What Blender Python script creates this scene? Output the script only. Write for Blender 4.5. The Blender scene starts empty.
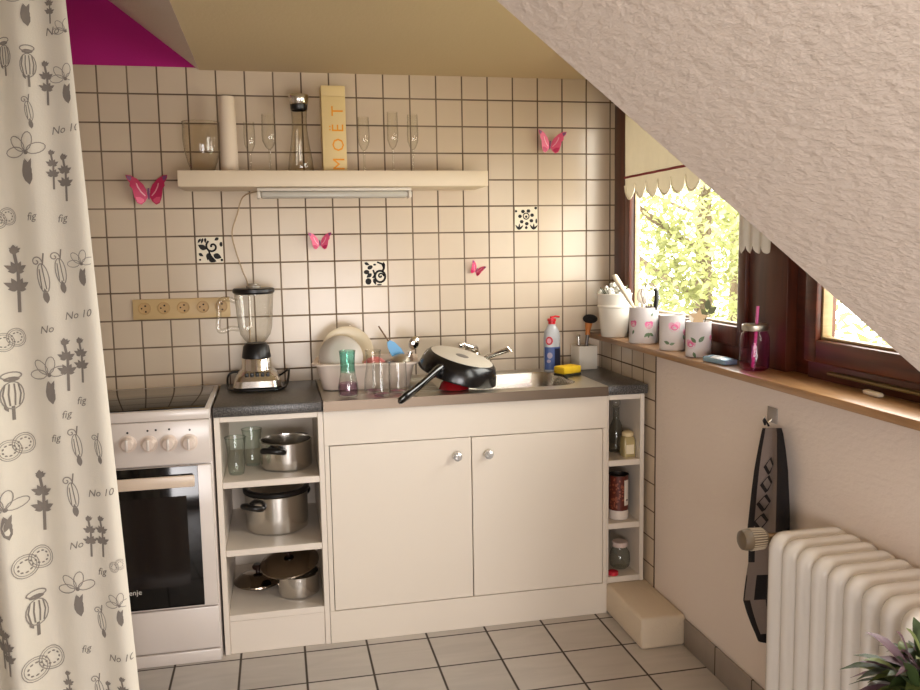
import bpy, bmesh, math, random
from math import sin, cos, pi, radians as R
from mathutils import Vector, Matrix, Euler
random.seed(7)
C = bpy.context.scene.collection
sc = bpy.context.scene

# ------------------------------------------------------------------ camera
FPX = 854.04
CAM = Vector((0.5942, -3.3201, 1.3551))
PITCH, YAW, ROLL = 0.1163, 0.2101, -0.0174
FWD = Vector((sin(YAW) * cos(PITCH), cos(YAW) * cos(PITCH), -sin(PITCH)))
_r = Vector((cos(YAW), -sin(YAW), 0)); _u = _r.cross(FWD)
RIGHT = _r * cos(ROLL) + _u * sin(ROLL); UPV = _u * cos(ROLL) - _r * sin(ROLL)
cd = bpy.data.cameras.new('camera'); cam = bpy.data.objects.new('camera', cd); C.objects.link(cam)
cd.sensor_fit = 'HORIZONTAL'; cd.sensor_width = 36; cd.lens = 36 * FPX / 920; cd.clip_start = 0.05; cd.clip_end = 200
M = Matrix.Identity(4)
for i in range(3):
    M[i][0] = RIGHT[i]; M[i][1] = UPV[i]; M[i][2] = -FWD[i]; M[i][3] = CAM[i]
cam.matrix_world = M; sc.camera = cam

def P(u, v, ax, val):
    """the point of the plane (axis ax at val) seen at a pixel of the photograph"""
    d = RIGHT * ((u - 460) / FPX) + UPV * ((345 - v) / FPX) + FWD
    return CAM + d * ((val - CAM[ax]) / d[ax])

# ------------------------------------------------------------------ materials
MATS = {}
def nodes(name):
    m = bpy.data.materials.new(name); m.use_nodes = True
    nt = m.node_tree; return m, nt, nt.nodes['Principled BSDF']
def lin(c):
    return tuple(((x / 255) / 12.92 if x <= 10 else ((x / 255 + .055) / 1.055) ** 2.4) for x in c) + (1,)
def mat(name, rgb, rough=.5, metal=0, spec=.5, bump=0, bscale=60, var=0, vscale=8, trans=0, coat=0, sheen=0, emit=0):
    if name in MATS: return MATS[name]
    m, nt, b = nodes(name); L = nt.links
    col = lin(rgb)
    b.inputs['Base Color'].default_value = col; b.inputs['Roughness'].default_value = rough
    b.inputs['Metallic'].default_value = metal; b.inputs['Specular IOR Level'].default_value = spec
    b.inputs['Coat Weight'].default_value = coat; b.inputs['Sheen Weight'].default_value = sheen
    b.inputs['Transmission Weight'].default_value = trans
    tc = nt.nodes.new('ShaderNodeTexCoord')
    n = nt.nodes.new('ShaderNodeTexNoise'); n.inputs['Scale'].default_value = vscale; n.inputs['Detail'].default_value = 3
    L.new(tc.outputs['Object'], n.inputs['Vector'])
    mx = nt.nodes.new('ShaderNodeMix'); mx.data_type = 'RGBA'
    mx.inputs[6].default_value = tuple(x * (1 - max(var, .03)) for x in col[:3]) + (1,)
    mx.inputs[7].default_value = tuple(min(1, x * (1 + max(var, .03))) for x in col[:3]) + (1,)
    L.new(n.outputs['Fac'], mx.inputs[0]); L.new(mx.outputs[2], b.inputs['Base Color'])
    if bump:
        n2 = nt.nodes.new('ShaderNodeTexNoise'); n2.inputs['Scale'].default_value = bscale; n2.inputs['Detail'].default_value = 4
        L.new(tc.outputs['Object'], n2.inputs['Vector'])
        bp = nt.nodes.new('ShaderNodeBump'); bp.inputs['Strength'].default_value = bump; bp.inputs['Distance'].default_value = .004
        L.new(n2.outputs['Fac'], bp.inputs['Height']); L.new(bp.outputs['Normal'], b.inputs['Normal'])
    if emit:
        b.inputs['Emission Color'].default_value = col; b.inputs['Emission Strength'].default_value = emit
    MATS[name] = m; return m

def thin_glass(name, tint=(1, 1, 1), refl=.9, edge=.45, rough=.02):
    """thin clear glass or plastic: tinted see-through face, mirror at the edges"""
    if name in MATS: return MATS[name]
    m, nt, b = nodes(name); L = nt.links; nt.nodes.remove(b)
    out = nt.nodes['Material Output']
    lw = nt.nodes.new('ShaderNodeLayerWeight'); lw.inputs['Blend'].default_value = .5
    pw = nt.nodes.new('ShaderNodeMath'); pw.operation = 'POWER'; pw.inputs[1].default_value = 3.0
    L.new(lw.outputs['Facing'], pw.inputs[0])
    mx = nt.nodes.new('ShaderNodeMix'); mx.data_type = 'RGBA'
    mx.inputs[6].default_value = tuple(tint) + (1,); mx.inputs[7].default_value = tuple(x * edge for x in tint) + (1,)
    L.new(pw.outputs[0], mx.inputs[0])
    tr = nt.nodes.new('ShaderNodeBsdfTransparent'); L.new(mx.outputs[2], tr.inputs['Color'])
    gl = nt.nodes.new('ShaderNodeBsdfGlossy'); gl.inputs['Roughness'].default_value = rough
    ma = nt.nodes.new('ShaderNodeMath'); ma.operation = 'MULTIPLY_ADD'; ma.inputs[1].default_value = refl * .6; ma.inputs[2].default_value = .05 * refl
    L.new(pw.outputs[0], ma.inputs[0])
    ms = nt.nodes.new('ShaderNodeMixShader'); L.new(ma.outputs[0], ms.inputs[0]); L.new(tr.outputs[0], ms.inputs[1]); L.new(gl.outputs[0], ms.inputs[2])
    L.new(ms.outputs[0], out.inputs['Surface']); MATS[name] = m; return m

def math_node(nt, op, a, b=None, c=None):
    n = nt.nodes.new('ShaderNodeMath'); n.operation = op
    for i, x in enumerate((a, b, c)):
        if x is None: continue
        if isinstance(x, (int, float)): n.inputs[i].default_value = x
        else: nt.links.new(x, n.inputs[i])
    return n.outputs[0]

def tile_mat(name, ax_u, ax_v, pu, pv, ou, ov, tile, grout, gw, rough=.25, streak=0, tvar=.05, fade=0):
    """square tiles with joints, laid out in the object's own coordinates"""
    m, nt, b = nodes(name); L = nt.links
    tc = nt.nodes.new('ShaderNodeTexCoord'); sp = nt.nodes.new('ShaderNodeSeparateXYZ'); L.new(tc.outputs['Object'], sp.inputs[0])
    def dist(ax, p, o):
        t = math_node(nt, 'DIVIDE', math_node(nt, 'SUBTRACT', sp.outputs[ax], o), p)
        fr = math_node(nt, 'FRACT', t)
        d = math_node(nt, 'MULTIPLY', math_node(nt, 'MINIMUM', fr, math_node(nt, 'SUBTRACT', 1.0, fr)), p)
        return d, math_node(nt, 'FLOOR', t)
    du, iu = dist(ax_u, pu, ou); dv, iv = dist(ax_v, pv, ov)
    d = math_node(nt, 'MINIMUM', du, dv)
    mr = nt.nodes.new('ShaderNodeMapRange'); mr.inputs['From Min'].default_value = gw * .32; mr.inputs['From Max'].default_value = gw * .68
    L.new(d, mr.inputs['Value'])
    cb = nt.nodes.new('ShaderNodeCombineXYZ'); L.new(iu, cb.inputs[0]); L.new(iv, cb.inputs[1])
    wn = nt.nodes.new('ShaderNodeTexWhiteNoise'); L.new(cb.outputs[0], wn.inputs['Vector'])
    nz = nt.nodes.new('ShaderNodeTexNoise'); nz.inputs['Scale'].default_value = 9; nz.inputs['Detail'].default_value = 4; nz.inputs['Distortion'].default_value = 1.0
    if streak:
        mp = nt.nodes.new('ShaderNodeMapping'); mp.inputs['Rotation'].default_value = (0, 0, R(35)); mp.inputs['Scale'].default_value = (1.0, 5, 1)
        ad = nt.nodes.new('ShaderNodeVectorMath'); ad.operation = 'ADD'
        sc3 = nt.nodes.new('ShaderNodeVectorMath'); sc3.operation = 'SCALE'; sc3.inputs['Scale'].default_value = 3.7; L.new(wn.outputs['Color'], sc3.inputs[0])
        L.new(tc.outputs['Object'], mp.inputs['Vector']); L.new(mp.outputs[0], ad.inputs[0]); L.new(sc3.outputs[0], ad.inputs[1]); L.new(ad.outputs[0], nz.inputs['Vector'])
        nz.inputs['Scale'].default_value = 4
    else:
        L.new(tc.outputs['Object'], nz.inputs['Vector'])
    f = math_node(nt, 'ADD', math_node(nt, 'MULTIPLY', wn.outputs['Value'], .5), math_node(nt, 'MULTIPLY', nz.outputs['Fac'], .9 if streak else .5))
    c = lin(tile)
    mx = nt.nodes.new('ShaderNodeMix'); mx.data_type = 'RGBA'; mx.clamp_factor = True
    k = max(tvar, streak)
    mx.inputs[6].default_value = tuple(x * (1 - k) for x in c[:3]) + (1,); mx.inputs[7].default_value = tuple(min(1, x * (1 + k)) for x in c[:3]) + (1,)
    L.new(f, mx.inputs[0])
    m2 = nt.nodes.new('ShaderNodeMix'); m2.data_type = 'RGBA'
    m2.inputs[6].default_value = lin(grout)
    L.new(mr.outputs[0], m2.inputs[0]); L.new(mx.outputs[2], m2.inputs[7])
    if fade:   # some joints are filled with paler grout
        n3 = nt.nodes.new('ShaderNodeTexNoise'); n3.inputs['Scale'].default_value = 2.2; L.new(tc.outputs['Object'], n3.inputs['Vector'])
        m3 = nt.nodes.new('ShaderNodeMix'); m3.data_type = 'RGBA'; m3.inputs[6].default_value = lin(grout)
        m3.inputs[7].default_value = lin(tuple(int(g * .45 + t * .55) for g, t in zip(grout, tile)))
        rr = nt.nodes.new('ShaderNodeMapRange'); rr.inputs['From Min'].default_value = .45; rr.inputs['From Max'].default_value = .8
        L.new(n3.outputs['Fac'], rr.inputs['Value']); L.new(rr.outputs[0], m3.inputs[0]); L.new(m3.outputs[2], m2.inputs[6])
    L.new(m2.outputs[2], b.inputs['Base Color'])
    rg = nt.nodes.new('ShaderNodeMapRange'); rg.inputs['To Min'].default_value = .85; rg.inputs['To Max'].default_value = rough
    L.new(mr.outputs[0], rg.inputs['Value']); L.new(rg.outputs[0], b.inputs['Roughness'])
    bp = nt.nodes.new('ShaderNodeBump'); bp.inputs['Strength'].default_value = .35; bp.inputs['Distance'].default_value = .002
    L.new(math_node(nt, 'ADD', mr.outputs[0], math_node(nt, 'MULTIPLY', nz.outputs['Fac'], .25)), bp.inputs['Height']); L.new(bp.outputs['Normal'], b.inputs['Normal'])
    return m

def speckle_mat(name, base, spot):
    m, nt, b = nodes(name); L = nt.links
    tc = nt.nodes.new('ShaderNodeTexCoord'); v = nt.nodes.new('ShaderNodeTexNoise'); v.inputs['Scale'].default_value = 260; v.inputs['Detail'].default_value = 2
    L.new(tc.outputs['Object'], v.inputs['Vector'])
    r = nt.nodes.new('ShaderNodeValToRGB'); r.color_ramp.elements[0].position = .42; r.color_ramp.elements[0].color = lin(base)
    r.color_ramp.elements[1].position = .68; r.color_ramp.elements[1].color = lin(spot)
    L.new(v.outputs['Fac'], r.inputs[0]); L.new(r.outputs[0], b.inputs['Base Color']); b.inputs['Roughness'].default_value = .33
    return m

def wood_mat(name, dark, light, scale=(2, 2, 22), rough=.35):
    m, nt, b = nodes(name); L = nt.links
    tc = nt.nodes.new('ShaderNodeTexCoord'); mp = nt.nodes.new('ShaderNodeMapping'); mp.inputs['Scale'].default_value = scale
    n = nt.nodes.new('ShaderNodeTexNoise'); n.inputs['Scale'].default_value = 3; n.inputs['Detail'].default_value = 5; n.inputs['Distortion'].default_value = .6
    L.new(tc.outputs['Object'], mp.inputs['Vector']); L.new(mp.outputs[0], n.inputs['Vector'])
    r = nt.nodes.new('ShaderNodeValToRGB'); r.color_ramp.elements[0].position = .3; r.color_ramp.elements[0].color = lin(dark)
    r.color_ramp.elements[1].position = .7; r.color_ramp.elements[1].color = lin(light)
    L.new(n.outputs['Fac'], r.inputs[0]); L.new(r.outputs[0], b.inputs['Base Color']); b.inputs['Roughness'].default_value = rough
    return m

def rough_cast(name, rgb, strength=.8):
    m, nt, b = nodes(name); L = nt.links
    b.inputs['Base Color'].default_value = lin(rgb); b.inputs['Roughness'].default_value = .9
    tc = nt.nodes.new('ShaderNodeTexCoord'); mp = nt.nodes.new('ShaderNodeMapping'); mp.inputs['Scale'].default_value = (1, .45, .8)
    n = nt.nodes.new('ShaderNodeTexNoise'); n.inputs['Scale'].default_value = 95; n.inputs['Detail'].default_value = 4; n.inputs['Roughness'].default_value = .6
    L.new(tc.outputs['Object'], mp.inputs['Vector']); L.new(mp.outputs[0], n.inputs['Vector'])
    bp = nt.nodes.new('ShaderNodeBump'); bp.inputs['Strength'].default_value = strength; bp.inputs['Distance'].default_value = .008
    L.new(n.outputs['Fac'], bp.inputs['Height']); L.new(bp.outputs['Normal'], b.inputs['Normal'])
    return m

# ------------------------------------------------------------------ mesh helpers
def bm_new(): return bmesh.new()
def _tag(faces, mi):
    for f in faces: f.material_index = mi; f.smooth = True
def box(bm, x0, x1, y0, y1, z0, z1, bev=0, mi=0, seg=2):
    r = bmesh.ops.create_cube(bm, size=1); vs = r['verts']
    for v in vs:
        v.co = Vector(((x0 + x1) / 2 + v.co.x * (x1 - x0), (y0 + y1) / 2 + v.co.y * (y1 - y0), (z0 + z1) / 2 + v.co.z * (z1 - z0)))
    fs = set(f for v in vs for f in v.link_faces); _tag(fs, mi)
    for f in fs: f.smooth = False
    if bev:
        es = list(set(e for v in vs for e in v.link_edges))
        r = bmesh.ops.bevel(bm, geom=es, offset=bev, segments=seg, affect='EDGES', profile=.5)
        _tag(r['faces'], mi)
    return bm
def lathe(bm, prof, n=32, c=(0, 0, 0), mi=0, mat4=None, a0=0):
    """surface of revolution about z through c; prof = [(radius, height)]"""
    rings = []
    for r, z in prof:
        if r < 1e-6: rings.append([bm.verts.new((c[0], c[1], c[2] + z))])
        else: rings.append([bm.verts.new((c[0] + r * cos(a0 + 2 * pi * k / n), c[1] + r * sin(a0 + 2 * pi * k / n), c[2] + z)) for k in range(n)])
    fs = []
    for A, B in zip(rings, rings[1:]):
        if len(A) == 1 and len(B) == 1: continue
        for k in range(n):
            k2 = (k + 1) % n
            try:
                if len(A) == 1: fs.append(bm.faces.new((A[0], B[k2], B[k])))
                elif len(B) == 1: fs.append(bm.faces.new((A[k], A[k2], B[0])))
                else: fs.append(bm.faces.new((A[k], A[k2], B[k2], B[k])))
            except ValueError: pass
    _tag(fs, mi)
    if mat4 is not None:
        for v in set(v for g in rings for v in g): v.co = mat4 @ v.co
    return bm
def soft(pts, n=4):
    """a rounded path through the points"""
    q = [Vector(p) for p in pts]; out = []
    for i in range(len(q) - 1):
        a, b, c, d = q[max(0, i - 1)], q[i], q[i + 1], q[min(len(q) - 1, i + 2)]
        for k in range(n):
            t = k / n; out.append(.5 * ((2 * b) + (c - a) * t + (2 * a - 5 * b + 4 * c - d) * t * t + (3 * b - a - 3 * c + d) * t ** 3))
    return out + [q[-1]]
def tube(bm, pts, r, n=8, mi=0, closed=False, caps=True, flat=1.0):
    pts = [Vector(p) for p in pts]; m = len(pts)
    rr = r if isinstance(r, (list, tuple)) else [r] * m
    rings = []; up = None
    for i, p in enumerate(pts):
        a = pts[(i - 1) % m] if (closed or i > 0) else p; b = pts[(i + 1) % m] if (closed or i < m - 1) else p
        t = (b - a).normalized()
        if up is None:
            up = Vector((0, 1, 0)) if abs(t.y) < .9 else Vector((0, 0, 1))
        s = t.cross(up).normalized(); up = s.cross(t).normalized()
        rings.append([bm.verts.new(p + s * (rr[i] * cos(2 * pi * k / n)) + up * (rr[i] * flat * sin(2 * pi * k / n))) for k in range(n)])
    fs = []
    for i in range(m if closed else m - 1):
        A, B = rings[i], rings[(i + 1) % m]
        for k in range(n): fs.append(bm.faces.new((A[k], A[(k + 1) % n], B[(k + 1) % n], B[k])))
    if caps and not closed:
        fs.append(bm.faces.new(rings[0][::-1])); fs.append(bm.faces.new(rings[-1]))
    _tag(fs, mi); return bm
def ball(bm, c, r, mi=0, n=16, m=10, sq=(1, 1, 1)):
    prof = [(max(0, r * sin(pi * k / m)), -r * cos(pi * k / m)) for k in range(m + 1)]
    prof[0] = (0, -r); prof[-1] = (0, r)
    b2 = len(bm.verts); lathe(bm, prof, n, mi=mi); bm.verts.ensure_lookup_table()
    for v in list(bm.verts)[b2:]: v.co = Vector((v.co.x * sq[0] + c[0], v.co.y * sq[1] + c[1], v.co.z * sq[2] + c[2]))
    return bm
def prism(bm, poly, f0, f1, mi=0):
    """extruded polygon: f0, f1 map a 2-D point to the two end faces"""
    A = [bm.verts.new(f0(p)) for p in poly]; B = [bm.verts.new(f1(p)) for p in poly]
    fs = [bm.faces.new(A[::-1]), bm.faces.new(B)]
    for k in range(len(poly)): k2 = (k + 1) % len(poly); fs.append(bm.faces.new((A[k], A[k2], B[k2], B[k])))
    _tag(fs, mi); return bm
def xform(bm, m4, since=0):
    for v in list(bm.verts)[since:]: v.co = m4 @ v.co

def mk(name, bm, mats, parent=None, sharp=38, loc=None):
    bmesh.ops.recalc_face_normals(bm, faces=bm.faces)
    me = bpy.data.meshes.new(name); bm.to_mesh(me); bm.free()
    for m in (mats if isinstance(mats, (list, tuple)) else [mats]): me.materials.append(m)
    try: me.set_sharp_from_angle(angle=R(sharp))
    except Exception: pass
    o = bpy.data.objects.new(name, me); C.objects.link(o)
    if parent is not None: o.parent = parent
    if loc is not None: o.location = loc
    return o
def props(o, label=None, cat=None, group=None, kind=None):
    if label: o['label'] = label
    if cat: o['category'] = cat
    if group: o['group'] = group
    if kind: o['kind'] = kind
    return o
def thing(name, label, cat, loc=(0, 0, 0), rot=(0, 0, 0), group=None):
    o = bpy.data.objects.new(name, None); C.objects.link(o); o.empty_display_size = .05
    o.location = loc; o.rotation_euler = rot
    return props(o, label, cat, group)
def copy_thing(o, loc, rot=None, label=None, scale=None):
    r = o.copy(); C.objects.link(r); r.location = loc
    if rot is not None: r.rotation_euler = rot
    if scale: r.scale = (scale,) * 3
    if label: r['label'] = label
    for ch in o.children:
        c = ch.copy(); C.objects.link(c); c.parent = r
        for g in ch.children:
            d = g.copy(); C.objects.link(d); d.parent = c
    return r
def structure(name, bm, mats, parent=None, label=None):
    o = mk(name, bm, mats, parent)
    if parent is None: o['kind'] = 'structure'
    if label: o['label'] = label
    return o

# ------------------------------------------------------------------ flat drawing (prints, lettering)
class Draw:
    def __init__(s): s.polys = []
    def poly(s, p): s.polys.append([tuple(q) for q in p])
    def leaf(s, x, y, ang, ln, w, n=5):
        a = []; b = []
        for k in range(n + 1):
            t = k / n; h = w * sin(pi * t ** .8) / 2
            a.append((t * ln, h)); b.append((t * ln, -h))
        pts = a + b[::-1][1:-1]; ca, sa = cos(ang), sin(ang)
        s.poly([(x + p * ca - q * sa, y + p * sa + q * ca) for p, q in pts])
    def stroke(s, pts, w, closed=False):
        n = len(pts)
        for i in range(n if closed else n - 1):
            (x0, y0), (x1, y1) = pts[i], pts[(i + 1) % n]
            dx, dy = x1 - x0, y1 - y0; l = math.hypot(dx, dy) or 1e-9
            nx, ny = -dy / l * w / 2, dx / l * w / 2; ex, ey = dx / l * w * .3, dy / l * w * .3
            s.poly([(x0 + nx - ex, y0 + ny - ey), (x1 + nx + ex, y1 + ny + ey), (x1 - nx + ex, y1 - ny + ey), (x0 - nx - ex, y0 - ny - ey)])
    def disc(s, x, y, rx, ry=None, n=10, rot=0):
        ry = ry or rx; ca, sa = cos(rot), sin(rot)
        s.poly([(x + rx * cos(2 * pi * k / n) * ca - ry * sin(2 * pi * k / n) * sa, y + rx * cos(2 * pi * k / n) * sa + ry * sin(2 * pi * k / n) * ca) for k in range(n)])
    def ring(s, x, y, rx, ry, w, n=18, rot=0, a0=0, a1=2 * pi):
        ca, sa = cos(rot), sin(rot); pts = []
        for k in range(n + 1):
            a = a0 + (a1 - a0) * k / n; p, q = rx * cos(a), ry * sin(a); pts.append((x + p * ca - q * sa, y + p * sa + q * ca))
        s.stroke(pts, w)
    def spiral(s, x, y, r, turns, w, a0=0, n=22, hand=1):
        s.stroke([(x + r * (1 - .85 * k / n) * cos(a0 + hand * 2 * pi * turns * k / n), y + r * (1 - .85 * k / n) * sin(a0 + hand * 2 * pi * turns * k / n)) for k in range(n + 1)], w)
    def text(s, body, x, y, h, ang=0, shear=0, bold=0):
        c = bpy.data.curves.new('lettering', 'FONT'); c.body = body; c.size = 1; c.shear = shear; c.offset = bold; c.resolution_u = 2
        o = bpy.data.objects.new('lettering', c); C.objects.link(o); bpy.context.view_layer.update()
        me = o.to_mesh(); ca, sa = cos(ang) * h, sin(ang) * h
        for f in me.polygons:
            s.poly([(x + me.vertices[i].co.x * ca - me.vertices[i].co.y * sa, y + me.vertices[i].co.x * sa + me.vertices[i].co.y * ca) for i in f.vertices])
        o.to_mesh_clear(); bpy.data.objects.remove(o); bpy.data.curves.remove(c)
    def put(s, bm, f, mi=1):
        for p in s.polys:
            try:
                fc = bm.faces.new([bm.verts.new(f(*q)) for q in p]); fc.material_index = mi; fc.smooth = False
            except ValueError: pass
        return bm

# ------------------------------------------------------------------ palette
WHITE_LAM = mat('white_laminate', (228, 217, 204), .38, var=.02, vscale=3)
WHITE_DOOR = mat('white_door_laminate', (227, 216, 201), .35, var=.02, vscale=3)
EDGE = mat('gap_shade', (60, 50, 42), .8)
ENAMEL = mat('white_enamel', (222, 212, 205), .22)
BLACK_GLASS = mat('black_glass', (9, 8, 9), .08, spec=.5)
HOB_GLASS = mat('hob_glass', (14, 12, 12), .04, spec=.3)
BLACK_PLASTIC = mat('black_plastic', (16, 14, 14), .35)
STEEL = mat('brushed_steel', (222, 218, 212), .2, metal=1, var=.06, vscale=30)
STEEL_SAT = mat('satin_steel', (205, 198, 184), .36, metal=1, bump=.06, bscale=120)
STEEL_EDGE_SHADED = mat('shaded_steel_edge', (120, 106, 92), .4, metal=1)  # shade on the sink's front lip, put into a darker steel colour
CHROME = mat('chrome', (225, 222, 216), .07, metal=1)
WORKTOP = speckle_mat('dark_speckled_laminate', (52, 50, 50), (112, 108, 104))
GLASS = thin_glass('clear_glass', (.985, .985, .97), refl=1.3, edge=.38)
GLASS_GREEN = thin_glass('pale_green_glass', (.93, .985, .95), edge=.4, refl=1.3)
GLASS_TEAL = thin_glass('teal_glass', (.58, .88, .83), edge=.4)
GLASS_PINK = thin_glass('magenta_glass', (.95, .48, .79), edge=.55)
GLASS_PINKISH = thin_glass('pink_tinted_glass', (.80, .34, .58))
PANE = thin_glass('window_glass', (.99, 1, .99), refl=.25, edge=.8)
FROST = mat('translucent_plastic', (222, 214, 205), .4, trans=.25)
WHITE_PLASTIC = mat('white_plastic', (232, 222, 208), .4)
CREAM_PLASTIC = mat('cream_plastic', (208, 178, 128), .4)
CREAM_CARD = mat('cream_card', (222, 196, 140), .55)
GOLD = mat('gold_foil', (214, 150, 40), .3, metal=.6)
PLASTER = rough_cast('wall_plaster', (232, 217, 205), .25)
SLOPE = rough_cast('roughcast_ceiling', (224, 208, 195), .6)
CEIL = rough_cast('flat_ceiling_plaster', (204, 184, 150), .12)
MAGENTA = mat('magenta_paint', (176, 12, 118), .8, bump=.2, bscale=120)
DARKWOOD = wood_mat('dark_brown_window_wood', (62, 26, 14), (98, 46, 26), (14, 14, 1.2))
DARKWOOD_H = wood_mat('dark_brown_window_wood_rail', (62, 26, 14), (98, 46, 26), (14, 1.2, 14))
SILLWOOD = wood_mat('sill_laminate', (150, 112, 76), (178, 138, 98), (14, 1.5, 14), .3)
RAD = mat('radiator_enamel', (238, 232, 226), .25)
PINK = mat('pink_film', (232, 92, 132), .35)
PINK_L = mat('pale_pink_film', (240, 170, 186), .35)
PINK_D = mat('deep_pink_film', (206, 40, 96), .35)
PURPLE = mat('mauve_body', (140, 84, 130), .5)
INK = mat('black_ink', (22, 18, 16), .7)
CER_WHITE = mat('white_ceramic', (232, 226, 214), .25)
PORC = mat('white_can_enamel', (226, 220, 220), .3)
ROSE = mat('rose_pink_print', (224, 108, 156), .5); ROSE_L = mat('pale_rose_print', (232, 168, 190), .5)
LEAFP = mat('leaf_print', (100, 124, 92), .5)
GREEN_D = mat('plant_green', (54, 68, 34), .5, var=.25); GREEN_L = mat('plant_light_green', (110, 120, 66), .5, var=.2); PLUM = mat('plant_mauve', (104, 76, 86), .5, var=.2)

# ------------------------------------------------------------------ the room
S = 1.02; TP = .102; XW = 1.8955; YE = -2.385; YR = -4.5
ZC = 2.003
def slope_z(x): return 2.279 - .785 * x
TILE_BACK = tile_mat('cream_wall_tiles', 0, 2, TP, TP, 0.0, 1.6089, (209, 191, 168), (96, 76, 58), .0056, .22, tvar=.05, fade=1)
TILE_SIDE = tile_mat('cream_side_tiles', 1, 2, TP, TP, -.543, 1.6089, (209, 191, 168), (96, 76, 58), .0056, .22, tvar=.05)
TILE_FLOOR = tile_mat('grey_marbled_floor_tiles', 0, 1, .2102, .2105, .2173, -.5235, (184, 176, 168), (66, 56, 48), .0072, .3, streak=.2)
bm = bm_new(); box(bm, -2.1, 2.1, YR, 0.1, -.1, 0); structure('floor', bm, TILE_FLOOR, label='floor of grey marbled square tiles with dark joints')
# back wall: tiles up to the flat ceiling, magenta paint above
bm = bm_new(); box(bm, -2.1, 1.976, 0, .1, 0, ZC + .008, 0, 0)
prism(bm, [(-2.1, ZC + .008), (.352, ZC + .008), (.352, ZC), (-.9, slope_z(-.9) + .2), (-2.1, 2.3)][:2] + [(.2, slope_z(.2) + .1), (-.9, slope_z(-.9) + .1), (-2.1, 2.3)],
      lambda p: (p[0], 0, p[1]), lambda p: (p[0], .1, p[1]), 1)
structure('wall_back', bm, [TILE_BACK, MAGENTA], label='back wall of cream tiles, magenta paint in its upper corner')
# right wall under the sill, the tiled strip near the back corner stands in its face
bm = bm_new(); box(bm, XW, 2.15, YR, 0, 0, .968)
structure('wall_right', bm, PLASTER, label='plastered wall under the window sill')
bm = bm_new(); box(bm, XW - .004, XW + .001, -.543, 0, 0, .968)
structure('wall_right_tiling', bm, TILE_SIDE, label='strip of cream tiles on the right wall beside the worktop')
bm = bm_new(); box(bm, -2.1, -2.0, YR, 0, 0, 2.6); structure('wall_left', bm, PLASTER)
bm = bm_new(); box(bm, -2.1, 2.15, YR - .1, YR, 0, 3.1); structure('wall_rear', bm, PLASTER)
# flat dormer ceiling
bm = bm_new(); box(bm, .352, 2.15, YE, 0.1, ZC, ZC + .09); structure('ceiling', bm, CEIL, label='flat cream ceiling above the kitchen units')
# roof slope: the whole length left of the dormer, and down to the wall in front of it
bm = bm_new()
def slab(x0, x1, y0, y1, mi=0, d=.09):
    prism(bm, [(x0, y0), (x1, y0), (x1, y1), (x0, y1)], lambda p: (p[0], p[1], slope_z(p[0])), lambda p: (p[0] + d * .6, p[1], slope_z(p[0]) + d), mi)
slab(-.9, .352, YR, .1); slab(.352, 2.0, YR, YE)
structure('ceiling_slope', bm, SLOPE, label='white roughcast roof slope coming down in front of the window')
bm = bm_new()
prism(bm, [(-.9, YR), (-2.1, YR), (-2.1, .1), (-.9, .1)], lambda p: (p[0], p[1], slope_z(-.9) + .55 * (p[0] + .9)), lambda p: (p[0], p[1], slope_z(-.9) + .12 + .55 * (p[0] + .9)))
structure('ceiling_slope_left', bm, CEIL)
bm = bm_new()   # dormer cheek above the slope
prism(bm, [(.36, ZC), (2.1, ZC), (2.1, slope_z(2.1) + .12), (.44, slope_z(.36) + .0)], lambda p: (p[0], YE - .08, p[1]), lambda p: (p[0], YE - .005, p[1]))
structure('wall_dormer', bm, PLASTER)
# the boxed pipe step and the skirting tiles
bm = bm_new(); box(bm, 1.735, XW - .0005, -.79, -.0005, 0.0, .109, .012, 0, 3)
structure('trim_2', bm, rough_cast('rough_step_plaster', (214, 196, 172), .5), label='low plastered step on the floor under the narrow shelf unit')
SKT = tile_mat('grey_skirting_tiles', 1, 2, .2105, .5, -.79, .3, (150, 138, 128), (78, 66, 56), .006, .35, streak=.12)
bm = bm_new(); box(bm, XW - .009, XW - .0005, YR, -.792, 0.0, .095, .002); structure('baseboard_right', bm, SKT, label='skirting of grey tiles along the right wall')
# window sill
bm = bm_new(); box(bm, 1.838, 2.045, YE, -.002, .969, .991, .004)
structure('trim_1', bm, SILLWOOD, label='brown window sill board with a worn front edge')

# windows: dark wooden frames, sashes and panes
def rect_frame(bm, x0, x1, y0, y1, z0, z1, w, wb=None, bev=.004):
    wb = wb or w
    box(bm, x0, x1, y0, y0 + w, z0, z1, bev); box(bm, x0, x1, y1 - w, y1, z0, z1, bev)
    box(bm, x0, x1, y0 + w, y1 - w, z0, z0 + wb, bev); box(bm, x0, x1, y0 + w, y1 - w, z1 - w, z1, bev)
XF = 1.957
w1 = bpy.data.objects.new('window_1', None); C.objects.link(w1); props(w1, 'dark wooden window nearest the tiled wall, trees outside', None, None, 'structure')
bm = bm_new(); box(bm, XF, 1.99, -.13, -.0005, .991, ZC - .001, .003); box(bm, XF, 2.05, -1.03, -.13, 1.9, ZC - .001, .003); box(bm, XF + .004, 2.05, -1.03, -.13, .991, 1.035, .003)
mk('window_frame', bm, DARKWOOD, w1)
bm = bm_new(); rect_frame(bm, XF - .012, XF + .026, -1.03, -.135, 1.036, 1.9, .045, .06, .006); mk('window_sash', bm, DARKWOOD, w1)
bm = bm_new(); rect_frame(bm, XF + .010, XF + .03, -.9855, -.1795, 1.0955, 1.8555, .008, .008, .002); mk('glazing_bead', bm, wood_mat('pale_bead', (176, 158, 122), (200, 184, 150)), w1)
bm = bm_new(); box(bm, XF + .018, XF + .022, -.985, -.18, 1.096, 1.855); mk('window_pane', bm, PANE, w1)
bm = bm_new(); box(bm, XF, 2.05, -1.225, -1.031, .991, ZC - .001, .004); structure('window_post', bm, DARKWOOD, label='wide dark wooden post between the two windows')
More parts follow.
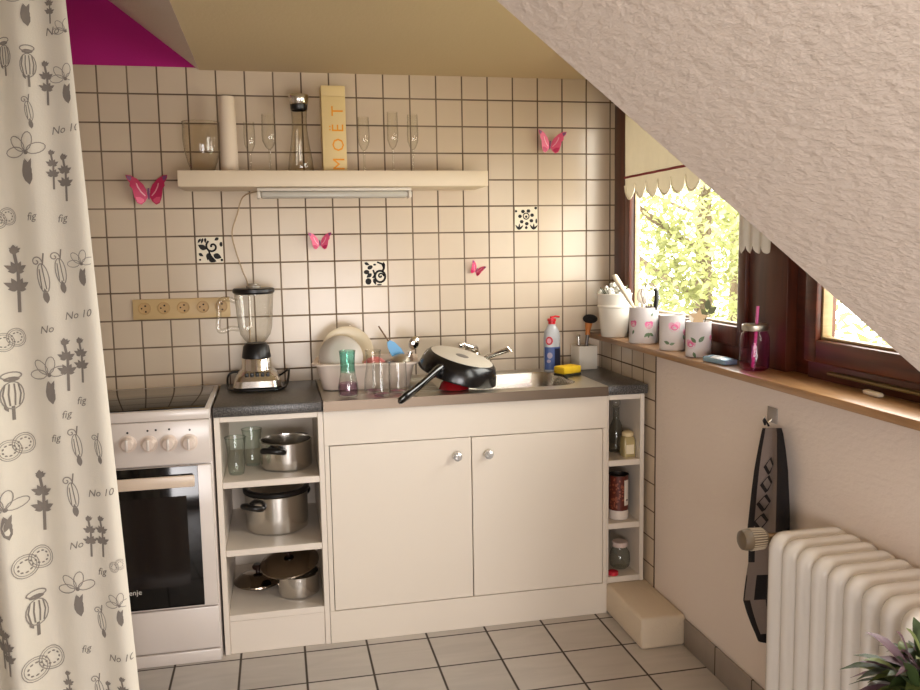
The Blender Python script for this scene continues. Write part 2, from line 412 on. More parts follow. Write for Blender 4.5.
w2 = bpy.data.objects.new('window_2', None); C.objects.link(w2); props(w2, 'dark wooden window partly hidden by the roof slope', None, None, 'structure')
bm = bm_new(); box(bm, XF + .03, 2.05, -1.311, -1.226, .991, ZC - .001, .003); box(bm, XF + .012, 2.05, YE, -1.311, 1.9, ZC - .001, .003); box(bm, XF + .012, 2.05, YE, -1.311, .991, 1.035, .003)
mk('window_frame', bm, DARKWOOD_H, w2)
bm = bm_new(); rect_frame(bm, XF - .004, XF + .038, YE + .02, -1.312, 1.036, 1.9, .05, .06, .006); mk('window_sash', bm, DARKWOOD_H, w2)
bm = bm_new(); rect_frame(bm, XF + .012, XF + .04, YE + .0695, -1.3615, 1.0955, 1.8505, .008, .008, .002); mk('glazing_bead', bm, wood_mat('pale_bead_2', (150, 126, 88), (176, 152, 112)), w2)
bm = bm_new(); box(bm, XF + .026, XF + .03, YE + .07, -1.362, 1.096, 1.85); mk('window_pane', bm, PANE, w2)
bm = bm_new(); box(bm, XF - .01, XF + .012, YE + .02, -1.42, 1.012, 1.02, .003); mk('weather_strip', bm, mat('tarnished_strip', (120, 104, 62), .4, metal=.4), w2)

# ------------------------------------------------------------------ outside: trees on a slope below
bm = bm_new(); box(bm, 2.3, 22, -12, 22, -3.2, -3.0); structure('ground_outside', bm, mat('grass_ground', (150, 144, 112), .9, var=.2))
def leaf_mat(name, rgb):
    m, nt, b = nodes(name); L = nt.links
    tc = nt.nodes.new('ShaderNodeTexCoord'); n = nt.nodes.new('ShaderNodeTexNoise'); n.inputs['Scale'].default_value = 3.2; n.inputs['Detail'].default_value = 5; L.new(tc.outputs['Object'], n.inputs['Vector'])
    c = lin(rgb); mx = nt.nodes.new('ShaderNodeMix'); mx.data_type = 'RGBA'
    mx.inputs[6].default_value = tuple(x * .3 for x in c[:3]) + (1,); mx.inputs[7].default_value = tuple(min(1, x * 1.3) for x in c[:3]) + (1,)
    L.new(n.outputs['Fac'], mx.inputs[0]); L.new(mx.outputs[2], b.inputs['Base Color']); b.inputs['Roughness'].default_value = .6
    tl = nt.nodes.new('ShaderNodeBsdfTranslucent'); L.new(mx.outputs[2], tl.inputs['Color'])
    ms = nt.nodes.new('ShaderNodeMixShader'); ms.inputs[0].default_value = .5; L.new(b.outputs[0], ms.inputs[1]); L.new(tl.outputs[0], ms.inputs[2])
    L.new(ms.outputs[0], nt.nodes['Material Output'].inputs['Surface']); return m
def cloth_mat(name, rgb):
    m, nt, b = nodes(name); L = nt.links; c = lin(rgb)
    tc = nt.nodes.new('ShaderNodeTexCoord'); n = nt.nodes.new('ShaderNodeTexNoise'); n.inputs['Scale'].default_value = 40; L.new(tc.outputs['Object'], n.inputs['Vector'])
    mx = nt.nodes.new('ShaderNodeMix'); mx.data_type = 'RGBA'; mx.inputs[6].default_value = tuple(x * .92 for x in c[:3]) + (1,); mx.inputs[7].default_value = c
    L.new(n.outputs['Fac'], mx.inputs[0]); L.new(mx.outputs[2], b.inputs['Base Color']); b.inputs['Roughness'].default_value = .9
    tl = nt.nodes.new('ShaderNodeBsdfTranslucent'); L.new(mx.outputs[2], tl.inputs['Color'])
    ms = nt.nodes.new('ShaderNodeMixShader'); ms.inputs[0].default_value = .12; L.new(b.outputs[0], ms.inputs[1]); L.new(tl.outputs[0], ms.inputs[2])
    L.new(ms.outputs[0], nt.nodes['Material Output'].inputs['Surface']); return m
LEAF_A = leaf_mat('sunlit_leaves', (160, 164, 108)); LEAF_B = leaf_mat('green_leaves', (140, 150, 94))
BARK = mat('bark', (84, 70, 52), .9, bump=.5)
def tree(loc, h, r, nl, label, lm):
    t = thing('garden_tree', label, 'tree', loc, group='trees outside the window')
    bm = bm_new(); tube(bm, [(0, 0, 0), (.05, .03, h * .4), (0, -.05, h * .7), (.04, 0, h * .9)], [.16, .13, .08, .03], 8)
    for k in range(6):
        a = k * 1.1; z = h * (.4 + .08 * k); tube(bm, [(0, 0, z), (cos(a) * r * .5, sin(a) * r * .5, z + .4), (cos(a) * r * .8, sin(a) * r * .8, z + .7)], [.05, .035, .015], 6)
    mk('trunk', bm, BARK, t)
    bm = bm_new(); rnd = random.Random(int(loc[1] * 100) + 5)
    cl = [(Vector((rnd.gauss(0, .5), rnd.gauss(0, .5), rnd.gauss(0, .42))), rnd.uniform(.22, .42)) for _ in range(34)]
    for k in range(nl):
        c, cr = rnd.choice(cl)
        d = Vector((rnd.gauss(0, 1), rnd.gauss(0, 1), rnd.gauss(0, 1))).normalized() * cr * rnd.uniform(.5, 1)
        p = c + d; p = Vector((p.x * r, p.y * r, h * .62 + p.z * h * .45))
        s = rnd.uniform(.03, .07); e = Euler((rnd.uniform(-1, 1), rnd.uniform(-1, 1), rnd.uniform(0, 6.3))).to_matrix()
        vs = [bm.verts.new(p + e @ Vector(q)) for q in ((-s, 0, 0), (0, -s * .5, s * .1), (s, 0, 0), (0, s * .5, s * .1))]
        bm.faces.new(vs)
    mk('foliage', bm, lm, t)
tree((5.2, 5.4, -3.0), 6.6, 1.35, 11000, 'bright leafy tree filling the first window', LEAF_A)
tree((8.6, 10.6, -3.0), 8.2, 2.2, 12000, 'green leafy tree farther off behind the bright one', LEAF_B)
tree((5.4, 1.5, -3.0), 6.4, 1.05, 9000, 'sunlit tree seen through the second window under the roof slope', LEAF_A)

# ------------------------------------------------------------------ cooker
cx = .120
t = thing('electric_cooker', 'white free-standing electric cooker with black oven door', 'cooker', (cx, 0, 0)); W2 = .248
bm = bm_new(); box(bm, -W2, W2, -.497, -.012, .0, .815, .004); mk('body', bm, ENAMEL, t)
bm = bm_new(); box(bm, -W2, W2, -.512, -.012, .8155, .849, .006); mk('hob_frame', bm, ENAMEL, t)
bm = bm_new(); box(bm, -W2 + .016, W2 - .016, -.495, -.06, .8492, .8525, .001)
h = mk('hob', bm, HOB_GLASS, t); h['label'] = 'black glass hob'
bm = bm_new(); box(bm, -W2 + .002, W2 - .002, -.518, -.4972, .673, .815, .005)
pn = mk('control_panel', bm, ENAMEL, t)
dr = Draw()
for u, v in ((127.3, 433.1), (147.5, 430.9), (155.7, 430.1), (169.1, 429.3), (189.7, 429.8)):
    p = P(u, v, 1, -.518); dr = Draw(); dr.disc(p.x - cx, p.z, .0035); bm = bm_new(); dr.put(bm, lambda x, y: (x, -.5183, y), 0); mk('indicator_mark', bm, BLACK_PLASTIC, pn)
for u, v in ((127.3, 444.8), (148.6, 444.6), (168.4, 443.8), (188.9, 443)):
    p = P(u, v, 1, -.53); bm = bm_new()
    lathe(bm, [(0, 0), (.027, 0), (.027, .004), (.022, .006), (.019, .022), (.016, .025), (0, .025)], 24, mat4=Matrix.Translation((p.x - cx, -.5185, p.z)) @ Matrix.Rotation(R(90), 4, 'X'))
    k = mk('knob', bm, mat('warm_white_knob', (228, 212, 200), .3), t)
    bm = bm_new(); box(bm, p.x - cx - .004, p.x - cx + .004, -.551, -.544, p.z - .018, p.z + .018, .002); mk('pointer', bm, ENAMEL, k)
bm = bm_new(); box(bm, -W2 + .004, W2 - .004, -.516, -.4972, .194, .668, .004, 0)
d = mk('oven_door', bm, ENAMEL, t)
bm = bm_new(); box(bm, -W2 + .04, W2 - .046, -.5185, -.5161, .2, .667, .001); g = mk('door_glass', bm, BLACK_GLASS, d); g['label'] = 'black glass front'
bm = bm_new(); box(bm, -W2 + .085, W2 - .085, -.5195, -.5187, .27, .57); mk('oven_window', bm, mat('dark_oven_window', (26, 20, 20), .1), d)
bm = bm_new(); box(bm, -W2 + .045, W2 - .054, -.556, -.544, .607, .645, .004)
for sx in (-1, 1): box(bm, sx * .15 - .012, sx * .15 + .012, -.545, -.5187, .614, .637, .002)
hd = mk('handle', bm, mat('pale_door_handle', (226, 206, 186), .3), d); hd['label'] = 'pale bar handle'
dr = Draw(); p = P(118, 597, 1, -.52); dr.text('gorenje', p.x - cx, p.z, .024, bold=.01)
bm = bm_new(); dr.put(bm, lambda x, y: (x, -.5192, y), 0); mk('lettering', bm, mat('white_print', (200, 196, 190), .5), d)
bm = bm_new(); box(bm, -W2 + .003, W2 - .003, -.51, -.4972, .045, .188, .004); mk('drawer', bm, ENAMEL, t)
bm = bm_new(); box(bm, -W2 + .003, W2 - .003, -.513, -.4972, .001, .041, .003); mk('plinth', bm, ENAMEL, t)

# ------------------------------------------------------------------ open shelf units, worktops, sink cabinet
D = .483; T = .847
def shelf_unit(name, label, x0, x1, z0, levels, ztop, plinth=True, lt=.018, rt=.018):
    t = thing(name, label, 'shelf unit', ((x0 + x1) / 2, 0, z0)); h = (x1 - x0) / 2
    def bx(n, a, b, c, d_, e, f, bev=.0015): bm = bm_new(); box(bm, a, b, c, d_, e - z0, f - z0, bev, seg=1); return mk(n, bm, WHITE_LAM, t)
    bx('side_panel', -h, -h + lt, -D, -.006, z0, ztop); bx('side_panel', h - rt, h, -D, -.006, z0, ztop)
    bx('back_panel', -h + lt + .0004, h - rt - .0004, -.012, -.006, z0 + .02, ztop - .018)
    bx('top_rail', -h + lt + .0004, h - rt - .0004, -D, -.0125, ztop - .018, ztop)
    for z in levels: bx('shelf', -h + lt + .0004, h - rt - .0004, -D + .001, -.0125, z - .022, z)
    if plinth: bx('plinth', -h + lt + .0004, h - rt - .0004, -D + .004, -D + .02, z0, levels[-1] - .0225)
    return t
SL = [.594, .362, .137]
shelf_unit('open_shelf_unit', 'white open shelf unit of three tiers holding pots between cooker and sink cabinet', .376, .7275, 0, SL, .812)
SRV = [.572, .337, .134]
shelf_unit('narrow_shelf_unit', 'narrow white open shelf unit in the corner, standing on the plaster step', 1.7352, 1.878, .1105, SRV, .812, plinth=False, lt=.006, rt=.016)
bm = bm_new(); box(bm, .3745, .7268, -D - .006, -.003, .8125, T, .004); o = mk('worktop', bm, WORKTOP); props(o, 'dark grey speckled worktop under the blender', 'worktop', 'speckled worktops')
bm = bm_new(); box(bm, 1.7355, XW - .006, -D - .006, -.003, .8125, T, .004); o = mk('worktop', bm, WORKTOP); props(o, 'short dark grey speckled worktop in the corner right of the sink', 'worktop', 'speckled worktops')

XS0, XS1 = .7285, 1.7345; xm = (XS0 + XS1) / 2
t = thing('sink_cabinet', 'wide white sink cabinet with two doors and round clear knobs', 'cabinet', (xm, 0, 0)); h = (XS1 - XS0) / 2
bm = bm_new(); box(bm, -h, h, -D + .012, -.008, 0.0, .69); mk('carcass', bm, [EDGE], t)  # carcass coloured dark so the gaps round the doors look shaded
bm = bm_new()
box(bm, -h, h, -D, -D + .0118, .6945, .8155, .001, seg=1); box(bm, -h, h, -D, -D + .0118, 0, .1145, .001, seg=1)
box(bm, -h, -h + .0155, -D, -D + .0118, .1147, .6943, .001, seg=1); box(bm, h - .0155, h, -D, -D + .0118, .1147, .6943, .001, seg=1)
mk('front_frame', bm, WHITE_DOOR, t)
for a, b, kx in ((-h + .0175, .0005, 1.178), (.0035, h - .0175, 1.289)):
    bm = bm_new(); box(bm, a, b, -D - .001, -D + .0118, .1172, .6922, .0012, seg=1); dd = mk('door', bm, WHITE_DOOR, t)
    bm = bm_new(); Q = Matrix.Translation((kx - xm, -D - .0012, .633)) @ Matrix.Rotation(R(90), 4, 'X')
    lathe(bm, [(0, 0), (.012, 0), (.010, .004), (.006, .008), (.0055, .014)], 20, mat4=Q, mi=0)
    lathe(bm, [(.0055, .014), (.012, .017), (.0165, .025), (.0155, .032), (.009, .037), (0, .038)], 9, mat4=Q, mi=1)
    k = mk('knob', bm, [CHROME, mat('crystal_knob', (226, 226, 226), .06, metal=.6)], dd, sharp=15); k['label'] = 'round faceted chrome and crystal knob'

# stainless sink top: sheet with a basin, a lip round it and draining ribs
t = thing('kitchen_sink', 'stainless steel sink top with drainer on the left and basin on the right', 'sink', (xm, 0, T))
bx0, bx1, by0, by1, rc = 1.215 - xm, 1.66 - xm, -.425, -.085, .09
def rrect(x0, x1, y0, y1, r, n=10):
    pts = []
    for cx_, cy_, a in ((x1 - r, y1 - r, 0), (x0 + r, y1 - r, 90), (x0 + r, y0 + r, 180), (x1 - r, y0 + r, 270)):
        for k in range(n + 1): q = R(a + 90 * k / n); pts.append((cx_ + r * cos(q), cy_ + r * sin(q)))
    return pts
ox0, ox1, oy0, oy1 = -h + .0005, h - .0005, -D - .014, -.004
bm = bm_new(); inn0 = rrect(bx0, bx1, by0, by1, rc); inn = []
for a, b in zip(inn0, inn0[1:] + inn0[:1]):
    k = max(1, int(math.hypot(b[0] - a[0], b[1] - a[1]) / .02)); inn += [(a[0] + (b[0] - a[0]) * i / k, a[1] + (b[1] - a[1]) * i / k) for i in range(k)]
icx, icy = (bx0 + bx1) / 2, (by0 + by1) / 2
def outer(p):
    dx, dy = p[0] - icx, p[1] - icy
    k = min((ox1 - icx) / dx if dx > 1e-9 else 1e9, (ox0 - icx) / dx if dx < -1e-9 else 1e9, (oy1 - icy) / dy if dy > 1e-9 else 1e9, (oy0 - icy) / dy if dy < -1e-9 else 1e9)
    return (icx + dx * k, icy + dy * k)
# flat sheet built from strips round the hole
loops = [[(p[0], p[1], .0) for p in inn]]
loops.append([(icx + (p[0] - icx) * .985, icy + (p[1] - icy) * .985, -.006) for p in inn])
loops.append([(icx + (p[0] - icx) * .93, icy + (p[1] - icy) * .92, -.12) for p in inn])
loops.append([(icx + (p[0] - icx) * .80, icy + (p[1] - icy) * .78, -.145) for p in inn])
loops.append([(icx + (p[0] - icx) * .1, icy + (p[1] - icy) * .13, -.15) for p in inn])
VL = [[bm.verts.new(q) for q in L_] for L_ in loops]
for A, B in zip(VL, VL[1:]):
    for k in range(len(A)): f = bm.faces.new((A[k], A[(k + 1) % len(A)], B[(k + 1) % len(A)], B[k])); f.smooth = True
f = bm.faces.new(VL[-1]); f.smooth = True
basin = mk('basin', bm, mat('basin_steel', (206, 202, 194), .25, metal=1), t)
bm = bm_new()
iv = [bm.verts.new((p[0], p[1], .0005)) for p in inn]; ov_ = [bm.verts.new(outer(p) + (.0005,)) for p in inn]
for k in range(len(iv)):
    k2 = (k + 1) % len(iv); bm.faces.new((iv[k], iv[k2], ov_[k2], ov_[k]))
for (qx, qy) in ((ox0, oy0), (ox1, oy0), (ox1, oy1), (ox0, oy1)):   # fill the corners left by the radial strips
    best = sorted(range(len(iv)), key=lambda k: (ov_[k].co.x - qx) ** 2 + (ov_[k].co.y - qy) ** 2)
    ka = next(k for k in best if abs(ov_[k].co.x - qx) < 1e-6); kb = next(k for k in best if abs(ov_[k].co.y - qy) < 1e-6)
    if ka != kb: bm.faces.new((bm.verts.new((qx, qy, .0005)), ov_[ka], ov_[kb]))
box(bm, ox0, ox1, oy0, oy0 + .004, -.034, .0004, 0, 1); box(bm, ox0, ox0 + .003, oy0 + .004, oy1, -.03, .0003); box(bm, ox1 - .003, ox1, oy0 + .004, oy1, -.03, .0003)
for k in range(9): box(bm, -h + .07, -h + .42, -.40 + k * .036, -.392 + k * .036, 0, .0025, .001, seg=1)
mk('drainer', bm, [STEEL_SAT, STEEL_EDGE_SHADED], t)
bm = bm_new(); lathe(bm, [(.0, .004), (.02, .004), (.034, .006), (.038, .002)], 24, (icx, icy, -.15)); mk('drain', bm, CHROME, t)

# mixer tap
p = P(474, 372, 1, -.055); tx, ty = 1.352, -.052
t = thing('mixer_tap', 'chrome single-lever mixer tap behind the upturned pan', 'tap', (tx, ty, T + .0008))
bm = bm_new(); lathe(bm, [(0, 0), (.03, 0), (.03, .004), (.023, .008), (.022, .07), (.018, .085), (0, .09)], 24); mk('body', bm, CHROME, t)
e = P(509, 349, 1, -.17) - Vector((tx, ty, T))
bm = bm_new(); a = Vector((.01, -.012, .048)); tube(bm, [a, a.lerp(e, .5) + Vector((0, 0, .004)), e, e + Vector((.004, -.003, -.012))], [.012, .0115, .0125, .011], 14); mk('spout', bm, CHROME, t)
e2 = P(464, 345, 1, -.07) - Vector((tx, ty, T))
bm = bm_new(); tube(bm, [(0, 0, .085), (0, -.002, .1), e2 + Vector((.012, 0, -.006)), e2 + Vector((.0, 0, .008))], [.016, .015, .012, .006], 12)
box(bm, e2.x - .022, e2.x + .004, e2.y - .01, e2.y + .01, e2.z - .012, e2.z + .01, .004); mk('lever', bm, CHROME, t)

# ------------------------------------------------------------------ blender
t = thing('kitchen_blender', 'kitchen blender with ribbed glass jug, black lid and chrome base', 'blender', (.512, -.125, T + .0005))
bm = bm_new(); sq = rrect(-.085, .085, -.08, .08, .035, 6)
for z0, z1, k0, k1, mi in ((0, .012, 1.0, 1.02, 1), (.012, .034, 1.02, .97, 0), (.034, .052, .97, .86, 0), (.052, .07, .86, .64, 0)):
    A = [bm.verts.new((x * k0, y * k0, z0)) for x, y in sq]; B = [bm.verts.new((x * k1, y * k1, z1)) for x, y in sq]
    for i in range(len(sq)): f = bm.faces.new((A[i], A[(i + 1) % len(sq)], B[(i + 1) % len(sq)], B[i])); f.material_index = mi; f.smooth = True
    if z0 == 0: bm.faces.new(A[::-1])
    if z1 == .07: bm.faces.new(B)
mk('base', bm, [STEEL, BLACK_PLASTIC], t)
for k in range(5):
    bm = bm_new(); box(bm, -.042 + k * .0185, -.029 + k * .0185, -.074, -.060, .052, .064, .002); mk('button', bm, BLACK_PLASTIC, t)
bm = bm_new(); lathe(bm, [(.058, .066), (.055, .075), (.052, .108), (.050, .112)], 32); mk('chrome_collar', bm, CHROME, t)
bm = bm_new(); lathe(bm, [(.052, .1122), (.052, .118), (.046, .155), (.036, .166), (0, .167)], 32); mk('jug_socket', bm, BLACK_PLASTIC, t)
bm = bm_new(); n = 48; prof = [(.030, .168), (.04, .178), (.054, .198), (.061, .23), (.066, .30), (.070, .352)]
rings = []
for r_, z_ in prof:
    rings.append([bm.verts.new((r_ * (1 - .035 * (1 if (k // 3) % 2 else 0) * (1 if z_ > .19 else 0)) * cos(2 * pi * k / n), r_ * (1 - .035 * (1 if (k // 3) % 2 else 0)) * sin(2 * pi * k / n), z_)) for k in range(n)])
for A, B in zip(rings, rings[1:]):
    for k in range(n): f = bm.faces.new((A[k], A[(k + 1) % n], B[(k + 1) % n], B[k])); f.smooth = True
j = mk('glass_jug', bm, GLASS, t)
bm = bm_new(); tube(bm, soft([(-.062, 0, .318), (-.095, 0, .33), (-.122, 0, .318), (-.126, 0, .27), (-.130, 0, .225), (-.116, 0, .212), (-.085, 0, .222), (-.058, 0, .218)]), .0088, 10); mk('handle', bm, GLASS, j)
bm = bm_new(); lathe(bm, [(.068, .345), (.075, .352), (.075, .362), (.070, .366), (0, .366)], 32); ld = mk('lid', bm, BLACK_PLASTIC, t)
bm = bm_new(); lathe(bm, [(.026, .3665), (.026, .374), (.019, .376), (.018, .383), (0, .384)], 20); mk('lid_cap', bm, mat('clear_cap', (190, 178, 160), .2, trans=.4), ld)
bm = bm_new(); tube(bm, soft([(.02, .05, .02), (.08, .085, .03), (.112, .05, .055), (.114, .02, .05), (.108, -.01, .02), (.098, -.045, .006), (.07, -.092, .006), (0, -.098, .006), (-.06, -.095, .006), (-.098, -.06, .006), (-.106, -.01, .012), (-.105, .03, .045), (-.08, .085, .05), (-.03, .09, .03)]), .0042, 8); mk('power_cord', bm, BLACK_PLASTIC, t)

# ------------------------------------------------------------------ washing-up on the drainer
def solid_of(prof_out, th):   # closed wall from an outer profile
    return prof_out + [(max(0, r - th), z) for r, z in prof_out[::-1]]
TZ = T + .0035
t = thing('washing_up_tub', 'cream plastic washing-up tub filled with plates and utensils', 'tub', (.905, -.205, TZ), (0, 0, R(-8)))
bm = bm_new(); lo = rrect(-.155, .155, -.105, .105, .04, 8); hi = rrect(-.175, .175, -.122, .122, .045, 8)
def ringpts(l, z, k=1.0): return [bm.verts.new((x * k, y * k, z)) for x, y in l]
L_ = [ringpts(lo, 0), ringpts(hi, .088), ringpts(rrect(-.19, .19, -.137, .137, .05, 8), .09), ringpts(rrect(-.19, .19, -.137, .137, .05, 8), .096), ringpts(rrect(-.172, .172, -.119, .119, .042, 8), .096), ringpts(rrect(-.151, .151, -.101, .101, .037, 8), .004)]
for A, B in zip(L_, L_[1:]):
    for k in range(len(A)): bm.faces.new((A[k], A[(k + 1) % len(A)], B[(k + 1) % len(A)], B[k])).smooth = True
bm.faces.new(L_[0][::-1]); bm.faces.new(L_[-1])
mk('tub_shell', bm, mat('cream_tub_plastic', (232, 214, 200), .4), t)
def tilted(name, label, cat, c, prof, m4deg, m, n=36, group=None, rotz=0):
    t = thing(name, label, cat, c, (R(m4deg), 0, R(rotz)), group); bm = bm_new(); lathe(bm, prof, n); mk(name + '_shell', bm, m, t); return t
pl = [(r_ * .84, z_ * .84) for r_, z_ in ((0, 0), (.06, 0), (.075, .004), (.112, .016), (.117, .019), (.112, .02), (.074, .009), (.058, .005), (0, .005))]
c = P(344, 362, 1, -.19)
tilted('dinner_plate', 'large cream plate standing upright at the back of the washing-up tub', 'plate', (c.x + .016, -.152, TZ + .114), pl, 80, mat('cream_plate', (228, 210, 178), .25), rotz=-6)
c = P(338, 364, 1, -.25)
pb = tilted('plastic_bowl', 'translucent white plastic bowl tipped on its side in front of the large plate', 'bowl', (c.x + .014, -.222, TZ + .110), [(0, .045), (.045, .045), (.062, .038), (.078, .014), (.086, 0), (.083, 0), (.075, .014), (.06, .035), (.044, .042), (0, .042)], 70, FROST, rotz=4)
c = P(366, 365, 1, -.17)
tilted('pink_bowl', 'pink bowl standing in the tub behind the drinking glasses', 'bowl', (c.x + .026, -.24, TZ + .062), [(0, .03), (.025, .03), (.04, .02), (.048, 0), (.045, 0), (.037, .017), (.023, .027), (0, .027)], 65, mat('pink_plastic', (214, 120, 116), .4))
pb.scale = (.93,) * 3
# fork
c = P(352, 336, 1, -.16); t = thing('dinner_fork', 'steel fork standing tines up against the large plate', 'fork', (c.x + .03, -.128, TZ + .012), (R(-3), R(-12), 0))
bm = bm_new(); box(bm, -.004, .004, -.0012, .0012, 0, .14, .001)
mk('handle', bm, STEEL, t); bm = bm_new(); box(bm, -.011, .011, -.001, .001, .141, .165, .0009)
for k in range(4): box(bm, -.011 + k * .0062, -.0085 + k * .0062, -.001, .001, .165, .205, .0006, seg=1)
mk('tines', bm, STEEL, t)
# blue brush
a = P(378.5, 326, 1, -.205); b = P(403, 363, 1, -.205); v = (a - b); ln = v.length
t = thing('washing_up_brush', 'blue plastic utensil with thin brown handle sticking out of the tub', 'brush', b, (0, math.atan2(v.x, v.z), 0))
bm = bm_new(); tube(bm, [(0, 0, .075), (0, 0, ln * .7), (0, 0, ln)], [.0035, .003, .0028], 8); hd = mk('handle', bm, wood_mat('thin_brown_handle', (96, 66, 40), (130, 94, 60)), t)
bm = bm_new(); prism(bm, [(p_[0] * 1.15, p_[1] * 1.12) for p_ in [(-.012, -.02), (.012, -.02), (.019, .0), (.021, .045), (.014, .075), (.005, .088), (-.006, .088), (-.014, .07), (-.018, .04), (-.017, 0)]], lambda p: (p[0], -.004, p[1]), lambda p: (p[0], .004, p[1])); mk('blade', bm, mat('sky_blue_plastic', (104, 172, 222), .4), t)
# serving spoon
a = P(414, 343, 1, -.215); b = P(403, 374, 1, -.215); v = a - b; ln = v.length
t = thing('serving_spoon', 'shiny steel serving spoon standing bowl up at the right end of the tub', 'spoon', b, (0, math.atan2(v.x, v.z), 0))
bm = bm_new(); tube(bm, [(0, 0, -.02), (0, 0, ln * .5), (0, .002, ln * .72)], [.005, .006, .007], 8, flat=.4); mk('handle', bm, STEEL, t)
bm = bm_new(); ball(bm, (0, -.001, ln), .024, sq=(.8, .32, 1.1)); mk('bowl', bm, CHROME, t)
c = P(392, 362, 1, -.27)
tilted('clear_beaker', 'clear plastic beaker lying in the tub under the blue utensil', 'beaker', (c.x - .016, -.262, TZ + .066), [(0, .04), (.02, .04), (.025, 0)], 60, thin_glass('clear_plastic', (.9, .93, .97)), rotz=10)
c = P(411, 366, 1, -.25)
tilted('steel_sieve', 'small grey steel sieve bowl leaning at the right end of the tub', 'sieve', (1.026, -.245, TZ + .078), [(0, .03), (.02, .027), (.034, .014), (.04, 0), (.0385, 0), (.032, .013), (.018, .025), (0, .028)], 60, STEEL_SAT, rotz=-8)

# drinking glasses upside down on the drainer
def tumbler(name, label, loc, prof, m, m2=None, zt=.045, group='glasses drying on the drainer', rotz=0):
    t = thing(name, label, 'glass', loc, (0, 0, R(rotz)), group)
    bm = bm_new(); lathe(bm, prof, 32); mk('bowl', bm, m, t)
    bm = bm_new(); tube(bm, [(prof[-1][0] * cos(2 * pi * k / 24), prof[-1][0] * sin(2 * pi * k / 24), prof[-1][1]) for k in range(24)], .0016, 6, closed=True); mk('rim', bm, m, t)
    if m2:
        r0 = [p[0] for p in prof if p[1] <= .05]; bm = bm_new()
        lathe(bm, [(0, .004)] + [(max(.001, r - .003), z) for r, z in prof if .003 < z < zt], 28); mk('tint', bm, m2, t)
    return t
c = P(347, 396, 1, -.41)
tumbler('teal_glass', 'waisted teal and pink glass standing on the drainer left of the clear ones', (c.x + .002, -.452, TZ), [(0, .002), (.03, .002), (.033, .01), (.034, .03), (.032, .05), (.026, .08), (.0235, .11), (.025, .14), (.027, .158)], GLASS_GREEN, thin_glass('mauve_glass', (.80, .60, .74)), zt=.062)
bm = bm_new(); lathe(bm, [(.0253, .086), (.0242, .11), (.0257, .14), (.0277, .1595)], 32); bd = mk('teal_band', bm, GLASS_TEAL, bpy.data.objects['teal_glass']); bd['label'] = 'teal upper part'
tumbler('drinking_glass', 'clear waisted glass, hindmost of those beside the upturned pan', (P(374, 392, 1, -.40).x, -.402, TZ), [(0, .002), (.03, .002), (.033, .012), (.032, .05), (.025, .09), (.024, .12), (.027, .15)], GLASS, GLASS_PINKISH)
tumbler('drinking_glass', 'clear straight glass tinted pink at its foot, between waisted glass and pan handle', (P(382, 396, 1, -.465).x, -.467, TZ), [(0, .002), (.027, .002), (.029, .01), (.03, .06), (.031, .112)], GLASS, GLASS_PINKISH)
tumbler('drinking_glass', 'clear straight glass tinted pink, closest to the handle of the upturned pan', (P(398, 396, 1, -.42).x, -.424, TZ), [(0, .002), (.029, .002), (.031, .01), (.032, .05), (.03, .108)], GLASS, GLASS_PINKISH)

# pan turned upside down
pc = P(465, 381, 1, -.33)
t = thing('frying_pan', 'black deep frying pan drying upside down beside the basin', 'pan', (pc.x - .024, -.345, T + .074), (R(9), R(15), 0)); t.scale = (1.06,) * 3
bm = bm_new(); lathe(bm, [(.134, -.028), (.137, -.025), (.137, -.022), (.131, .003), (.122, .026), (.112, .036), (.108, .0375), (.108, .0365), (.127, -.02), (.131, -.028), (.134, -.028)], 48); mk('pan_wall', bm, mat('black_nonstick', (14, 13, 14), .22), t)
bm = bm_new(); lathe(bm, [(0, .0395), (.104, .0395), (.1085, .0372), (.108, .033), (0, .033)], 48); b_ = mk('pan_bottom', bm, mat('brushed_aluminium', (206, 198, 184), .5, metal=.25), t); b_['label'] = 'pale brushed metal underside'
bm = bm_new(); lathe(bm, [(0, .0402), (.022, .0402), (.023, .0397), (0, .0397)], 28); mk('maker_stamp', bm, mat('grey_stamp', (112, 104, 98), .5), b_)
hx = math.atan2(-.155, -.10)
IV = (Matrix.Translation(t.location) @ t.rotation_euler.to_matrix().to_4x4() @ Matrix.Scale(1.06, 4)).inverted()
h1 = IV @ P(399, 402, 1, -.600); d = Vector((h1.x, h1.y, 0)).normalized(); h0 = d * .122 + Vector((0, 0, .004))
bm = bm_new()
tube(bm, [h0, h0.lerp(h1, .12) + Vector((0, 0, .006)), h0.lerp(h1, .25) + Vector((0, 0, .005)), h0.lerp(h1, .5), h0.lerp(h1, .8), h0.lerp(h1, .97), h1], [.018, .018, .013, .0125, .0145, .0125, .006], 14, flat=.75)
mk('handle', bm, mat('glossy_black_handle', (12, 12, 13), .15, coat=.5), t)
bm = bm_new(); lathe(bm, solid_of([(0, .034), (.03, .034), (.045, .024), (.055, 0)], .003), 32)
o = mk('red_bowl', bm, mat('red_enamel', (150, 24, 30), .25)); o.location = (pc.x - .052, -.385, TZ); props(o, 'small red bowl upside down underneath the black pan', 'bowl')

